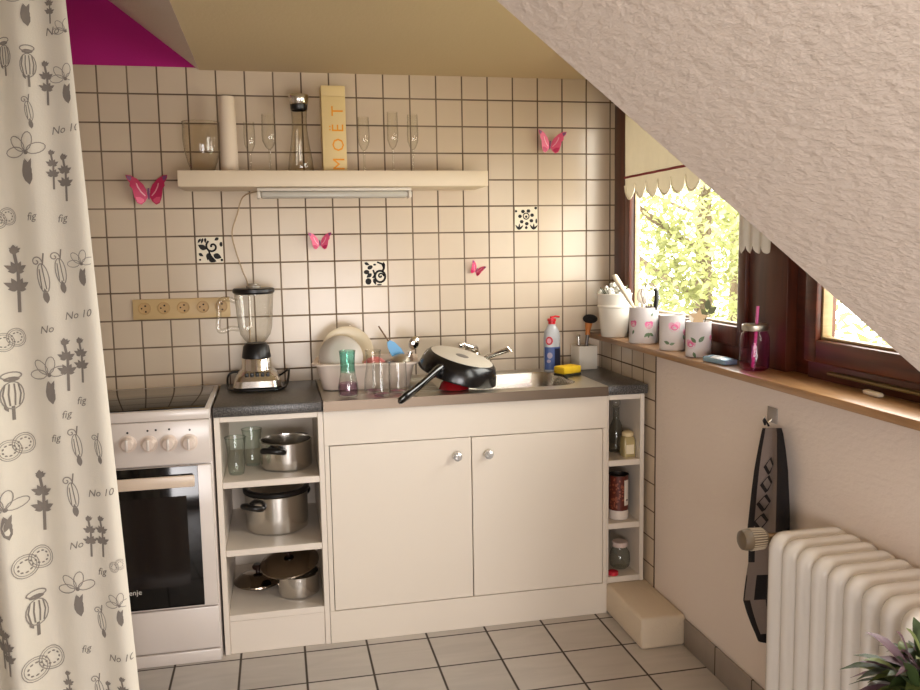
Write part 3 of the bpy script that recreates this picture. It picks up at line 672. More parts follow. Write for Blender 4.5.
# detergent, sponge, brush holder
c = P(551, 383, 1, -.12)
t = thing('detergent_bottle', 'clear washing-up liquid bottle with red cap and blue label', 'bottle', (P(552, 383, 1, -.10).x, -.10, T + .001)); t.scale = (1.16, 1.1, .9)
bm = bm_new()
for (w0, d0, z0), (w1, d1, z1) in zip([(.026, .018, 0), (.029, .02, .006), (.029, .02, .15), (.026, .017, .18), (.014, .012, .205)], [(.029, .02, .006), (.029, .02, .15), (.026, .017, .18), (.014, .012, .205), (.011, .011, .215)]):
    A = [bm.verts.new((w0 * cos(2 * pi * k / 24), d0 * sin(2 * pi * k / 24), z0)) for k in range(24)]; B = [bm.verts.new((w1 * cos(2 * pi * k / 24), d1 * sin(2 * pi * k / 24), z1)) for k in range(24)]
    for k in range(24): bm.faces.new((A[k], A[(k + 1) % 24], B[(k + 1) % 24], B[k])).smooth = True
mk('bottle_body', bm, mat('milky_plastic', (214, 216, 218), .25, trans=.3), t)
dr = Draw(); bm = bm_new()
def wrap(rx, ry): return lambda x, y: (rx * sin(x / rx), -ry * cos(x / rx), y)
def patch(bm, x0, x1, z0, z1, f, mi, nx=8):
    for i in range(nx):
        a, b = x0 + (x1 - x0) * i / nx, x0 + (x1 - x0) * (i + 1) / nx
        fc = bm.faces.new([bm.verts.new(f(*q)) for q in ((a, z0), (b, z0), (b, z1), (a, z1))]); fc.material_index = mi; fc.smooth = True
w = wrap(.0296, .0206); w2_ = wrap(.0299, .0209); w3_ = wrap(.0302, .0212)
patch(bm, -.036, .036, .012, .112, w, 0); patch(bm, .004, .034, .03, .105, w2_, 1, 5)
dr.disc(-.016, .14, .014, .019, 14); dr.put(bm, w2_, 2)
dr = Draw(); dr.disc(-.016, .14, .008, .012, 10); dr.put(bm, w3_, 3)
dr = Draw(); dr.disc(-.014, .075, .010, .014, 10); dr.disc(-.018, .05, .008); dr.put(bm, w2_, 4)
lb = mk('label_print', bm, [mat('blue_label', (62, 84, 140), .4), mat('navy_label', (26, 30, 52), .4), mat('red_label', (196, 30, 44), .4), mat('pink_label', (222, 150, 160), .4), mat('pale_label', (150, 140, 160), .4)], t)
bm = bm_new(); lathe(bm, [(.0125, .212), (.0125, .224), (.015, .226), (.015, .236), (.006, .238), (.006, .246), (0, .246)], 18)
tube(bm, [(0, 0, .242), (.012, -.004, .246), (.026, -.008, .243)], .0042, 8); mk('cap', bm, mat('red_cap', (204, 28, 40), .35), t)
c = P(567, 371, 2, T + .022); t = thing('kitchen_sponge', 'yellow sponge with a dark scouring side on the sink edge', 'sponge', (P(567.5, 373, 1, -.21).x, -.21, T + .0015), (0, 0, R(24)))
bm = bm_new(); box(bm, -.046, .046, -.03, .03, .009, .038, .006); mk('foam', bm, mat('yellow_foam', (240, 196, 34), .9, bump=.6, bscale=200), t)
bm = bm_new(); box(bm, -.046, .046, -.03, .03, 0, .0088, .002); mk('scouring_pad', bm, mat('dark_pad', (52, 48, 30), .95), t)
c = P(584, 362, 1, -.06); hx0 = P(584, 360, 1, -.05).x
t = thing('utensil_holder', 'white square pot with a cork-handled brush beside the detergent', 'pot', (hx0, -.050, T + .001), (0, 0, R(6)))
bm = bm_new(); A = .040; box(bm, -A, A, -A, -A + .005, 0, .095, .0015); box(bm, -A, A, A - .005, A, 0, .095, .0015); box(bm, -A, -A + .005, -A + .005, A - .005, 0, .095, .0015); box(bm, A - .005, A, -A + .005, A - .005, 0, .095, .0015); box(bm, -A + .005, A - .005, -A + .005, A - .005, 0, .006)
mk('pot_shell', bm, CER_WHITE, t)
t = thing('dish_brush', 'brush with black bristles and orange wooden neck standing in the white square pot', 'brush', (hx0 + .004, -.055, T + .024), (R(2), R(3), 0))
bm = bm_new(); tube(bm, [(0, 0, 0), (0, 0, .08), (.002, 0, .115)], [.006, .007, .008], 10); mk('handle', bm, mat('grey_metal_handle', (110, 104, 100), .3, metal=.6), t)
bm = bm_new(); tube(bm, [(.002, 0, .1155), (.002, 0, .13), (.003, 0, .15), (.004, 0, .163)], [.010, .009, .014, .015], 12); mk('neck', bm, mat('orange_wood', (196, 120, 56), .5), t)
bm = bm_new(); ball(bm, (.008, -.002, .180), .027, sq=(1.15, .9, .68)); mk('bristles', bm, mat('black_bristle', (20, 17, 15), .9, bump=1, bscale=300), t)
t = thing('steel_whisk_handle', 'short steel handle standing left of the brush in the white square pot', 'utensil', (hx0 - .018, -.056, T + .012), (0, R(-4), 0))
bm = bm_new(); tube(bm, [(0, 0, 0), (0, 0, .08), (0, 0, .122)], [.005, .006, .0065], 10); tube(bm, [(0, 0, .122), (0, 0, .126), (0, 0, .13)], [.008, .009, .004], 10); mk('grip', bm, STEEL, t)

# ------------------------------------------------------------------ pots and glasses in the open shelf units
def pot(label, loc, r, h, rotz, handles=True):
    t = thing('cooking_pot', label, 'pot', loc, (0, 0, R(rotz)), 'steel pots in the open shelf unit')
    bm = bm_new(); lathe(bm, [(0, 0), (r - .008, 0), (r - .001, .004), (r, .012), (r, h - .003), (r + .0035, h), (r - .002, h + .001), (r - .003, h - .006), (r - .003, .006), (0, .004)], 44)
    mk('pot_wall', bm, STEEL, t)
    for s in (-1, 1) if handles else ():
        bm = bm_new(); z = h * .74
        tube(bm, soft([(s * (r + .001), -.034, z), (s * (r + .016), -.036, z + .004), (s * (r + .032), -.024, z + .009), (s * (r + .036), 0, z + .011), (s * (r + .032), .024, z + .009), (s * (r + .016), .036, z + .004), (s * (r + .001), .034, z)], 3), .0105, 10, flat=.95)
        mk('handle', bm, BLACK_PLASTIC, t)
    return t
def lid(label, loc, r, rot, knob=True):
    t = thing('pot_lid', label, 'lid', loc, rot, 'pot lids in the open shelf unit')
    bm = bm_new(); lathe(bm, [(r, 0), (r + .004, .004), (r + .003, .008), (r - .006, .012), (r * .8, .024), (r * .45, .034), (0, .037), (0, .035), (r * .45, .032), (r * .8, .022), (r - .008, .009), (r - .002, .001), (r, 0)], 44); mk('lid_plate', bm, mat('dark_polished_steel', (150, 136, 120), .12, metal=1), t)
    if knob:
        bm = bm_new(); lathe(bm, [(.008, .0372), (.008, .046), (.019, .05), (.021, .058), (.015, .066), (0, .067)], 20); mk('knob', bm, mat('dark_red_black_knob', (40, 20, 16), .3), t)
    return t
pot('open steel pot with black handles on the top tier of the shelf unit', (.604, -.315, SL[0] + .0005), .0885, .096, 64)
t = pot('tall steel pot on the middle tier of the shelf unit', (.563, -.262, SL[1] + .0005), .110, .132, 48)
t = thing('pot_lid', 'black rimmed lid on the tall pot of the middle tier', 'lid', (.563, -.262, SL[1] + .1345), (0, 0, 0), 'pot lids in the open shelf unit')
bm = bm_new(); lathe(bm, [(.105, 0), (.116, .002), (.117, .012), (.110, .017), (.100, .016), (.099, .006), (.105, 0)], 44); mk('rim', bm, BLACK_PLASTIC, t)
bm = bm_new(); lathe(bm, [(.0985, .013), (.06, .026), (.012, .031), (0, .031), (0, .029), (.06, .024), (.0985, .011)], 40); mk('lid_plate', bm, STEEL, t)
bm = bm_new(); lathe(bm, [(.008, .0312), (.008, .038), (.017, .041), (.016, .05), (0, .052)], 18); mk('knob', bm, BLACK_PLASTIC, t)
pot('small steel saucepan on the bottom tier of the shelf unit', (.628, -.335, SL[2] + .0005), .073, .076, 95, False)
lid('large polished lid lying tilted on the small saucepan of the bottom tier', (.600, -.322, SL[2] + .104), .1, (R(12), R(-6), 0))
lid('smaller dark lid lying on the bottom tier left of the saucepan', (.484, -.2, SL[2] + .0005), .084, (0, 0, 0))
for lb, x, y, sc_ in (('pale green glass nearest the side panel on the top tier of the shelf unit', .436, -.385, 1.0), ('pale green glass behind the other one, next to the open steel pot', .487, -.275, 1.02)):
    tumbler('tumbler', lb, (x, y, SL[0] + .0005), [(0, .002), (.024, .002), (.027, .012), (.03, .04), (.028, .07), (.031, .1), (.035, .128 * sc_)], GLASS_GREEN, None, group='glasses in the open shelf unit')
t = thing('glass_bottle', 'tall clear glass bottle on the top tier of the narrow shelf unit', 'bottle', (P(616, 440, 1, -.36).x, -.36, SRV[0] + .0005))
bm = bm_new(); lathe(bm, [(0, .002), (.026, .002), (.028, .01), (.029, .07), (.022, .1), (.012, .125), (.011, .165), (.014, .17)], 28); mk('bottle_body', bm, thin_glass('grey_bottle_glass', (.72, .74, .72), edge=.35), t)
bm = bm_new(); ball(bm, (0, 0, .188), .0165); mk('stopper', bm, GLASS, t)
t = thing('storage_jar', 'small yellowish jar with lid on the top tier of the narrow shelf unit', 'jar', (min(1.836, P(630, 450, 1, -.43).x), -.43, SRV[0] + .0005))
bm = bm_new(); sq = rrect(-.023, .023, -.023, .023, .007, 4); A = [bm.verts.new((x, y, 0)) for x, y in sq]; B = [bm.verts.new((x, y, .062)) for x, y in sq]; Ct = [bm.verts.new((x * .8, y * .8, .074)) for x, y in sq]
for X_, Y_ in ((A, B), (B, Ct)):
    for i in range(len(sq)): bm.faces.new((X_[i], X_[(i + 1) % len(sq)], Y_[(i + 1) % len(sq)], Y_[i])).smooth = True
bm.faces.new(A[::-1]); bm.faces.new(Ct); mk('jar_body', bm, mat('yellowish_jar', (206, 186, 132), .25, trans=.3), t)
bm = bm_new(); lathe(bm, [(.0175, .0745), (.021, .076), (.021, .088), (.015, .093), (0, .094)], 20); mk('lid', bm, mat('cream_lid', (224, 204, 160), .4), t)
bm = bm_new(); box(bm, -.015, .015, -.0238, -.0233, .012, .046); mk('label_patch', bm, mat('pale_patch', (236, 222, 190), .5), t)
t = thing('coffee_tin', 'brown tin printed with coffee beans on the middle tier of the narrow shelf unit', 'tin', (P(618.5, 500, 1, -.425).x, -.425, SRV[1] + .0005))
bm = bm_new(); lathe(bm, [(0, .001), (.034, .001), (.036, .003), (.036, .036)], 32, mi=0); lathe(bm, [(.036, .036), (.036, .165)], 32, mi=1); lathe(bm, [(.036, .165), (.037, .168), (.035, .168), (.034, .155), (0, .154)], 32, mi=2)
dr = Draw(); rnd = random.Random(3)
for k in range(90): dr.disc(rnd.uniform(-.055, .055), rnd.uniform(.045, .155), .0045, .003, 7, rnd.uniform(0, 3))
w = wrap(.0363, .0363); dr.put(bm, w, 3)
patch(bm, .008, .034, .055, .15, wrap(.0366, .0366), 4, 5)
dr = Draw(); dr.disc(.022, .075, .008, .003); dr.put(bm, wrap(.0369, .0369), 5)
mk('tin_body', bm, [mat('white_tin_foot', (226, 214, 204), .35), mat('brown_tin', (92, 36, 24), .35), mat('dark_tin_inside', (34, 24, 20), .5), mat('bean_print', (150, 84, 60), .4), mat('white_tin_label', (222, 212, 200), .4), mat('grey_print', (110, 90, 90), .5)], t)
t = thing('tumbler', 'small clear glass standing behind the coffee tin', 'glass', (1.838, -.34, SRV[1] + .0005)); bm = bm_new(); lathe(bm, [(0, .002), (.018, .002), (.021, .06)], 20); mk('bowl', bm, thin_glass('grey_bottle_glass', (.7, .7, .7)), t)
t = thing('preserving_jar', 'round clear jar with white lid on the bottom tier of the narrow shelf unit', 'jar', (1.8195, -.40, SRV[2] + .0005))
bm = bm_new(); lathe(bm, [(0, .002), (.026, .002), (.036, .012), (.039, .035), (.036, .062), (.027, .076), (.026, .088)], 28); mk('jar_body', bm, thin_glass('jar_glass', (.9, .92, .9)), t)
bm = bm_new(); lathe(bm, [(.029, .085), (.030, .087), (.030, .100), (.027, .103), (0, .103)], 24); mk('lid', bm, mat('white_lid', (220, 200, 192), .4), t)
t = thing('red_object', 'small flat red tin lying in front of the round jar', 'tin', (P(613, 572, 1, -.458).x, -.458, SRV[2] + .0005)); bm = bm_new(); lathe(bm, [(0, 0), (.02, 0), (.0205, .003), (.019, .012), (.012, .015), (0, .0155)], 22); mk('tin_shell', bm, mat('red_lid_plastic', (190, 34, 54), .4), t)  # unidentified red object, modelled as a flat disc

# ------------------------------------------------------------------ things on the tiled wall
def butterfly(label, u, v, width, roll=0, flap=22, yaw=0, tone=0):
    c = P(u, v, 1, -.02); s = width / 570
    t = thing('butterfly_decoration', label, 'butterfly decoration', (c.x, -.006, c.z), (0, R(roll), R(yaw)), 'pink butterflies on the tiles')
    wing = [(512, 440), (528, 345), (560, 280), (640, 205), (715, 165), (778, 160), (770, 205), (728, 262), (735, 300), (700, 335), (692, 400), (680, 455), (650, 520), (600, 540), (550, 502)]
    streak = [(548, 430), (600, 380), (640, 315), (655, 262), (640, 262), (622, 310), (590, 365), (538, 420)]; low = [(560, 470), (610, 440), (668, 440), (650, 505), (602, 525), (562, 500)]; tip = [(700, 180), (770, 165), (760, 205), (722, 240)]
    for sg in (-1, 1):
        a = R(flap)
        def f(p, o=0.0):
            x = (p[0] - 500) * s; z = (350 - p[1]) * s
            return (sg * x * cos(a), -abs(x) * sin(a) - .003 - o, z)
        bm = bm_new(); prism(bm, wing, lambda p: f(p), lambda p: f(p, .0008), 0)
        for pl_, mi in ((streak, 1), (low, 2), (tip, 3)):
            fc = bm.faces.new([bm.verts.new(f(p, .0014)) for p in pl_]); fc.material_index = mi
        mk('wing', bm, [PINK_D, PINK_L, PINK, PURPLE] if tone == 0 else [PINK, PINK_L, PINK_D, PURPLE], t)
    bm = bm_new(); tube(bm, [(0, -.003, -120 * s), (0, -.004, -50 * s), (0, -.003, 25 * s)], [8 * s, 15 * s, 9 * s], 8); mk('body', bm, PURPLE, t)
butterfly('large pink butterfly by the printed curtain, left of the wall shelf', 148, 190, .158)
butterfly('pink butterfly on the tiles below the wall shelf', 320, 241, .096, tone=1)
butterfly('pink butterfly high on the tiles near the window', 551, 142, .128, roll=4, tone=1)
butterfly('smallest pale pink butterfly, above the sink', 478, 269, .075, roll=28, yaw=-18, flap=34, tone=1)
def ornament_tile(label, c0, r0, seed):
    x0 = c0 * TP; z1 = 1.6089 - r0 * TP; g = .0035; w = TP - 2 * g
    t = thing('ornament_tile', label, 'tile', (x0 + TP / 2, 0, z1 - TP / 2), (0, 0, 0), 'black and white ornament tiles')
    bm = bm_new(); box(bm, -w / 2, w / 2, -.003, -.0005, -w / 2, w / 2, .0006, 0, 1)
    dr = Draw(); q = w / 2
    if seed == 0:
        dr.spiral(.010, .012, .024, 1.15, .007, 2.2); dr.leaf(-.012, .002, 2.6, .034, .02); dr.leaf(.0, -.01, -1.9, .03, .02); dr.leaf(.012, -.018, -.4, .032, .022); dr.leaf(-.04, -.012, -.6, .02, .012)
        dr.leaf(-.006, -.034, -.3, .03, .02); dr.leaf(-.03, .042, -2.2, .02, .009); dr.leaf(-.022, .044, -1.9, .022, .009); dr.leaf(-.014, .045, -1.6, .02, .009); dr.leaf(.034, .044, -2.6, .018, .012); dr.disc(.042, .02, .006, .009); dr.disc(.042, -.038, .005); dr.stroke([(-.004, -.002), (.002, -.02), (.012, -.034)], .006); dr.disc(-.036, -.036, .004)
    elif seed == 1:
        dr.disc(-.032, .006, .011, .009); dr.disc(-.018, .024, .011, .008, rot=.5); dr.leaf(-.012, .0, -2.5, .026, .016); dr.disc(-.026, -.03, .012, .013); dr.ring(.02, -.012, .02, .022, .008); dr.spiral(.022, -.01, .012, 1, .006)
        dr.stroke([(.012, .044), (.03, .036), (.036, .02), (.03, .008)], .008); dr.leaf(.034, .044, -1.4, .028, .01); dr.leaf(-.006, -.02, -1.2, .026, .012); dr.disc(.016, -.044, .01, .003); dr.leaf(-.04, .042, -.4, .022, .012); dr.disc(.0, .034, .006, .004); dr.stroke([(-.006, .012), (.0, -.006), (-.008, -.016)], .007)
    else:
        for k in range(7):
            a = k * .9 + .3; dr.disc(.0 + .026 * cos(a), .006 + .026 * sin(a), .0085, .0075, 6)
        dr.ring(.0, .01, .012, .012, .004); dr.disc(0, .008, .005)
        for k, a in enumerate((2.2, 1.5, .8)): dr.leaf(-.03, -.044, a, .026, .008); dr.leaf(.03, -.044, a, .026, .008)
        dr.leaf(0, -.042, 1.57, .014, .012); dr.disc(-.042, .03, .005); dr.disc(.042, -.01, .004, .01); dr.disc(.04, .042, .006)
    cl = Draw()
    for p in dr.polys: cl.poly([(max(-q + .001, min(q - .001, a)), max(-q + .001, min(q - .001, b))) for a, b in p])
    cl.put(bm, lambda x, y: (x, -.0034, y), 1); mk('tile_face', bm, [mat('white_glazed_tile', (226, 214, 190), .25), INK], t)
ornament_tile('black and white leaf tile above the row of sockets', 3, 2, 0)
ornament_tile('black and white tile below the wall shelf, right of the pink butterfly', 9, 3, 1)
ornament_tile('black and white flower tile near the window', 15, 1, 2)
t = thing('socket_strip', 'row of five cream wall sockets above the cooker', 'sockets', (.2475, 0, 1.1395))
bm = bm_new(); box(bm, -.173, .173, -.009, -.0008, -.0375, .0375, .003); mk('cover_plate', bm, CREAM_PLASTIC, t)
for u, v in ((144.8, 308.3), (164, 308), (183.6, 307.7), (203, 307.2), (221.5, 307)):
    p = P(u, v, 1, -.009); x = p.x - .2475
    bm = bm_new(); Q = Matrix.Translation((x, -.0092, .004)) @ Matrix.Rotation(R(90), 4, 'X')
    lathe(bm, [(.0225, 0), (.0225, .003), (.0205, .0035), (.0195, .001), (0, .0005)], 24, mat4=Q)
    s_ = mk('socket', bm, mat('ochre_socket', (194, 158, 104), .4), t)
    dr = Draw(); dr.disc(x + .002, .013, .0035); dr.disc(x + .003, -.008, .0035); dr.disc(x - .011, .004, .003); bm = bm_new(); dr.put(bm, lambda a, b: (a, -.0106, b), 0); mk('contact_hole', bm, mat('socket_hole', (50, 32, 18), .7), s_)

# wall shelf and the slim lamp under it
bm = bm_new(); box(bm, .281, 1.366, -.245, -.001, 1.5685, 1.6235, .002); o = mk('wall_shelf', bm, mat('shelf_white', (224, 206, 180), .45)); props(o, 'long thick white wall shelf holding glasses and a carafe', 'shelf')
t = thing('strip_lamp', 'slim white strip lamp under the wall shelf', 'lamp', (.815, -.17, 1.568))
bm = bm_new(); box(bm, -.275, .275, -.03, .03, -.012, -.0005, .003); mk('lamp_housing', bm, mat('lamp_white', (214, 204, 190), .4), t)
bm = bm_new(); box(bm, -.262, .262, -.029, .029, -.036, -.0125, .008, seg=3); mk('diffuser', bm, mat('lamp_diffuser', (206, 200, 188), .25, trans=.25), t)
for s in (-1, 1): bm = bm_new(); box(bm, min(s * .2625, s * .275), max(s * .2625, s * .275), -.0295, .0295, -.037, -.0125, .004); mk('end_cap', bm, mat('lamp_white', (214, 204, 190), .4), t)
bm = bm_new(); pts = [P(243, 197, 1, -.012), P(237, 215, 1, -.01), P(232, 233, 1, -.008), P(236, 252, 1, -.008), P(243, 272, 1, -.008), P(248, 288, 1, -.006), P(250, 340, 1, -.005), P(250, 372, 1, -.005)]
pts = [Vector((.54, -.15, 1.557)), Vector((.532, -.06, 1.562))] + pts
tube(bm, soft(pts), .0022, 6); o = mk('lamp_cord', bm, mat('beige_cord', (176, 150, 116), .6)); props(o, 'thin beige cord hanging from the strip lamp behind the blender', 'cord')

SZ = 1.6238; YS = -.12
def flute(label, u, top_v, bowl_w, r_ft=.03, first=None, kind='stemmed_glass', grp='stemmed glasses on the wall shelf', yy=YS):
    x = P(u, 150, 1, yy).x; zt = P(u, top_v, 1, yy).z - SZ; zb = zt * .40
    t = thing(kind, label, 'glass', (x, yy, SZ), (0, 0, 0), grp); w = bowl_w
    bm = bm_new(); lathe(bm, [(.003, zb), (w * .5, zb + .008), (w * .92, zb + .03), (w, zb + .055), (w * .9, zt)], 28); mk('bowl', bm, GLASS, t)
    bm = bm_new(); lathe(bm, [(.0035, .006), (.003, zb * .5), (.004, zb + .001), (0, zb + .002)], 12); mk('stem', bm, GLASS, t)
    bm = bm_new(); lathe(bm, [(0, .001), (r_ft, .001), (r_ft, .002), (.006, .005), (.0035, .009)], 28); mk('foot', bm, GLASS, t)
    return t
flute('narrow stemmed glass beside the white tube on the wall shelf', 250, 122, .020)
flute('stemmed glass standing left of the steel-capped carafe', 269.5, 114, .0255)
flute('stemmed glass immediately right of the gold-lettered box', 364, 117, .022)
flute('middle one of the three stemmed glasses right of the box', 393, 112, .021)
flute('stemmed glass nearest the free end of the wall shelf', 413, 114.5, .021)
t = thing('glass_vase', 'wide clear glass vase at the left end of the wall shelf', 'vase', (P(202, 150, 1, YS).x, YS, SZ)); bm = bm_new()
lathe(bm, [(0, .003), (.036, .003), (.040, .008), (.052, .04), (.061, .08), (.065, .12), (.064, .176)], 36); mk('vase_body', bm, thin_glass('yellowish_glass', (.965, .94, .88), edge=.5, refl=1.2), t)
bm = bm_new(); tube(bm, [(.064 * cos(2 * pi * k / 32), .064 * sin(2 * pi * k / 32), .176) for k in range(32)], .0018, 6, closed=True); mk('rim', bm, GLASS, t)
t = thing('paper_tube', 'tall plain white tube standing on the wall shelf', 'tube', (P(228.5, 140, 1, YS).x, YS, SZ)); bm = bm_new()
lathe(bm, [(0, .001), (.0305, .001), (.031, .004), (.0275, .262), (.0265, .266), (.012, .267), (.011, .25), (0, .249)], 32); mk('tube_wall', bm, mat('white_paper', (226, 208, 186), .8), t)
t = thing('carafe', 'glass carafe with steel cap in the middle of the wall shelf', 'carafe', (P(300, 140, 1, YS).x, YS, SZ)); bm = bm_new()
lathe(bm, [(0, .003), (.043, .003), (.046, .008), (.042, .05), (.034, .10), (.0275, .15), (.0265, .19), (.029, .232)], 36); mk('carafe_body', bm, thin_glass('carafe_glass', (.97, .955, .90), edge=.42, refl=1.3), t)
bm = bm_new(); lathe(bm, [(.0275, .222), (.030, .226), (.031, .242), (0, .243)], 28); mk('seal', bm, BLACK_PLASTIC, t)
bm = bm_new(); lathe(bm, [(.031, .2432), (.0335, .246), (.037, .272), (.035, .277), (0, .278)], 28); mk('cap', bm, STEEL, t)
bxc = (.777 + .862) / 2
t = thing('bottle_box', 'tall cream gift box with gold letters reading upwards on the wall shelf', 'box', (bxc, YS, SZ)); bm = bm_new(); box(bm, -.0425, .0425, -.0425, .0425, 0, .268, .0015); mk('box_body', bm, CREAM_CARD, t)
bm = bm_new(); box(bm, -.0428, .0428, -.0428, .0428, .2685, .305, .0015); mk('lid', bm, CREAM_CARD, t)
for ch, z in (('M', .006), ('O', .073), ('Ë', .141), ('T', .198)):
    dr = Draw(); dr.text(ch, .033, z, .060, R(90), bold=0); bm = bm_new(); dr.put(bm, lambda x, y: (x, -.0432, y), 0); mk('letter', bm, mat('gold_letters', (232, 150, 24), .35, metal=.2), t)

# ------------------------------------------------------------------ on the window sill
SILL = .9913
t = thing('flower_bucket', 'white embossed bucket with white lace flowers at the corner end of the sill', 'bucket', (1.874, -.205, SILL)); t.scale = (1.09, 1.09, 1.05); bm = bm_new()
lathe(bm, [(0, .001), (.044, .001), (.046, .004), (.056, .108), (.059, .11), (.060, .116), (.0575, .118), (.0615, .155), (.064, .158), (.063, .161), (.060, .158), (.043, .006), (0, .005)], 40); mk('bucket_wall', bm, CER_WHITE, t)
bm = bm_new(); rnd = random.Random(4)
for k in range(46):
    a = rnd.uniform(0, 6.28); rr = .048 * rnd.random() ** .5; ball(bm, (rr * cos(a), rr * sin(a), .155 + rnd.uniform(-.005, .045) * (1 - rr / .07)), rnd.uniform(.006, .013), n=8, m=6)
mk('blossom', bm, mat('white_blossom', (236, 234, 226), .8), t)
bm = bm_new()
for k in range(14): a = rnd.uniform(0, 6.28); tube(bm, [(.015 * cos(a), .015 * sin(a), .13), (.05 * cos(a), .05 * sin(a), .172 + rnd.uniform(0, .02))], .0015, 5); 
mk('stems', bm, GREEN_D, t)
def rose(dr, x, y, s): dr.disc(x, y, s, s * .85, 12); dr.disc(x + s * .5, y + s * .45, s * .6, s * .55, 10); dr.disc(x - s * .55, y + s * .3, s * .55, s * .6, 10)
def rose_can(label, x, y, r, h, roses, leaves, big=1):
    t = thing('rose_can', label, 'can', (x, y, SILL), (0, 0, 0), 'white cans with rose print'); bm = bm_new()
    lathe(bm, [(0, .001), (r - .002, .001), (r, .004), (r, h - .003), (r + .0008, h), (r - .002, h), (r - .003, h - .004), (r - .003, .006), (0, .005)], 40)
    # print faces the room; 0 is the side that looks at the kitchen
    off = -.98
    def w(k):
        return lambda a, z: ((r + k) * sin(a / r + off * 0 - .36), -(r + k) * cos(a / r - .36), z)
    d1 = Draw(); d2 = Draw(); d3 = Draw()
    for a, z, s in roses: rose(d1, a, z, s); d2.ring(a, z, s * .55, s * .45, s * .22, 10); d2.disc(a + s * .3, z + s * .2, s * .25)
    for a, z, an, l in leaves: d3.leaf(a, z, an, l, l * .5)
    d1.put(bm, w(.0004), 1); d2.put(bm, w(.0008), 2); d3.put(bm, w(.0006), 3); mk('can_wall', bm, [PORC, ROSE_L if big == 2 else ROSE, ROSE if big == 2 else ROSE_L, LEAFP], t); return t
rose_can('largest rose-printed can, holding a whisk, beside the white bucket', 1.893, -.437, .0525, .130, [(.016, .068, .0145), (-.044, .072, .013), (.078, .05, .014)], [(.014, .04, -2.4, .022), (.016, .04, -.6, .022), (.014, .042, -1.57, .02), (-.04, .05, -2, .018), (.024, .1, 1.0, .014)])
rose_can('middle rose-printed can on the sill', 1.894, -.664, .0425, .119, [(.004, .08, .019), (.05, .06, .014), (.056, .03, .013)], [(-.012, .024, 2.7, .022), (-.012, .022, .3, .018), (.045, .036, 2.0, .02)], 2)
rose_can('smallest rose-printed can, holding a wooden star', 1.894, -.848, .0395, .112, [(-.03, .042, .017), (.046, .06, .012)], [(-.004, .05, .8, .026), (-.012, .048, 2.4, .024), (-.02, .018, -1.2, .02), (.05, .03, .5, .02)], 2)
a0 = Vector((1.893, -.397, SILL))
a = P(614, 275, 1, -.43); b = Vector((1.932, -.43, SILL + .012)); v = a - b
t = thing('wooden_spatula', 'pale beige handle leaning out of the largest rose can', 'kitchen utensil', b, Vector((0, 0, 1)).rotation_difference(v).to_euler()); bm = bm_new()
ln = v.length; tube(bm, [(0, 0, 0), (0, 0, ln * .5), (0, 0, ln * .62), (0, 0, ln * .97), (0, 0, ln)], [.005, .006, .0085, .0105, .006], 12); mk('handle', bm, mat('pale_beige_wood', (220, 204, 178), .5), t)
t = thing('balloon_whisk', 'wire whisk standing loops up in the largest rose can', 'whisk', (1.902, -.446, SILL + .012), (R(-4), R(4), 0)); bm = bm_new(); tube(bm, [(0, 0, 0), (0, 0, .09), (0, 0, .11)], [.006, .007, .005], 10); mk('handle', bm, STEEL, t)
bm = bm_new()
for k in range(5):
    q = k * pi / 5; ca, sa = cos(q), sin(q); pts = [(.004, .11), (.02, .135), (.03, .165), (.026, .19), (.012, .203), (0, .206), (-.012, .203), (-.026, .19), (-.03, .165), (-.02, .135), (-.004, .11)]
    tube(bm, [(p * ca, p * sa, z) for p, z in pts], .0013, 5)
mk('wire_loops', bm, mat('dark_wire', (120, 104, 92), .3, metal=.8), t)
t = thing('black_handled_tool', 'tool with a curved black handle in the largest rose can, nearest the pane', 'kitchen utensil', (1.914, -.468, SILL + .012), (R(5), R(2), 0)); bm = bm_new(); tube(bm, [(0, 0, 0), (0, 0, .11)], .004, 8); mk('shaft', bm, STEEL, t)
bm = bm_new(); tube(bm, [(0, 0, .11), (.002, -.003, .15), (0, 0, .178), (-.008, .004, .186)], [.007, .0095, .008, .005], 10); mk('grip', bm, BLACK_PLASTIC, t)
t = thing('white_ladle', 'white plastic ladle bowl rising from the largest rose can', 'ladle', (1.903, -.402, SILL + .012), (R(-1), R(1), 0)); bm = bm_new(); tube(bm, [(0, 0, 0), (0, 0, .125)], .005, 8); mk('handle', bm, WHITE_PLASTIC, t)
bm = bm_new(); ball(bm, (0, 0, .155), .028, sq=(.9, .4, 1.1)); mk('bowl', bm, WHITE_PLASTIC, t)
t = thing('wooden_star', 'beige wooden star stuck in the smallest rose can', 'ornament', (1.884, -.866, SILL + .125), (0, R(6), R(-14))); bm = bm_new()
st = [((.032 if k % 2 == 0 else .014) * cos(pi / 2 + k * pi / 5), (.032 if k % 2 == 0 else .014) * sin(pi / 2 + k * pi / 5)) for k in range(10)]
prism(bm, st, lambda p: (p[0], -.003, p[1]), lambda p: (p[0], .003, p[1])); tube(bm, [(0, .0, -.012), (0, .002, -.06), (0, .003, -.1)], .002, 6); mk('star', bm, mat('star_wood', (206, 178, 140), .6), t)
t = thing('white_disc_pick', 'white round disc on a pick behind the wooden star', 'ornament', (1.886, -.833, SILL + .124), (0, 0, R(-10))); bm = bm_new(); lathe(bm, [(0, -.003), (.017, -.003), (.018, 0), (.017, .003), (0, .003)], 20, mat4=Matrix.Rotation(R(90), 4, 'X')); tube(bm, [(0, 0, -.016), (0, 0, -.1)], .002, 6); mk('disc', bm, CER_WHITE, t)
t = thing('leaf_sprig', 'dark green leaf sprig in the smallest rose can', 'sprig', (1.908, -.86, SILL + .008)); bm = bm_new(); tube(bm, [(0, 0, 0), (0, 0, .1), (.004, -.01, .13)], .0016, 6); mk('stem', bm, GREEN_D, t)
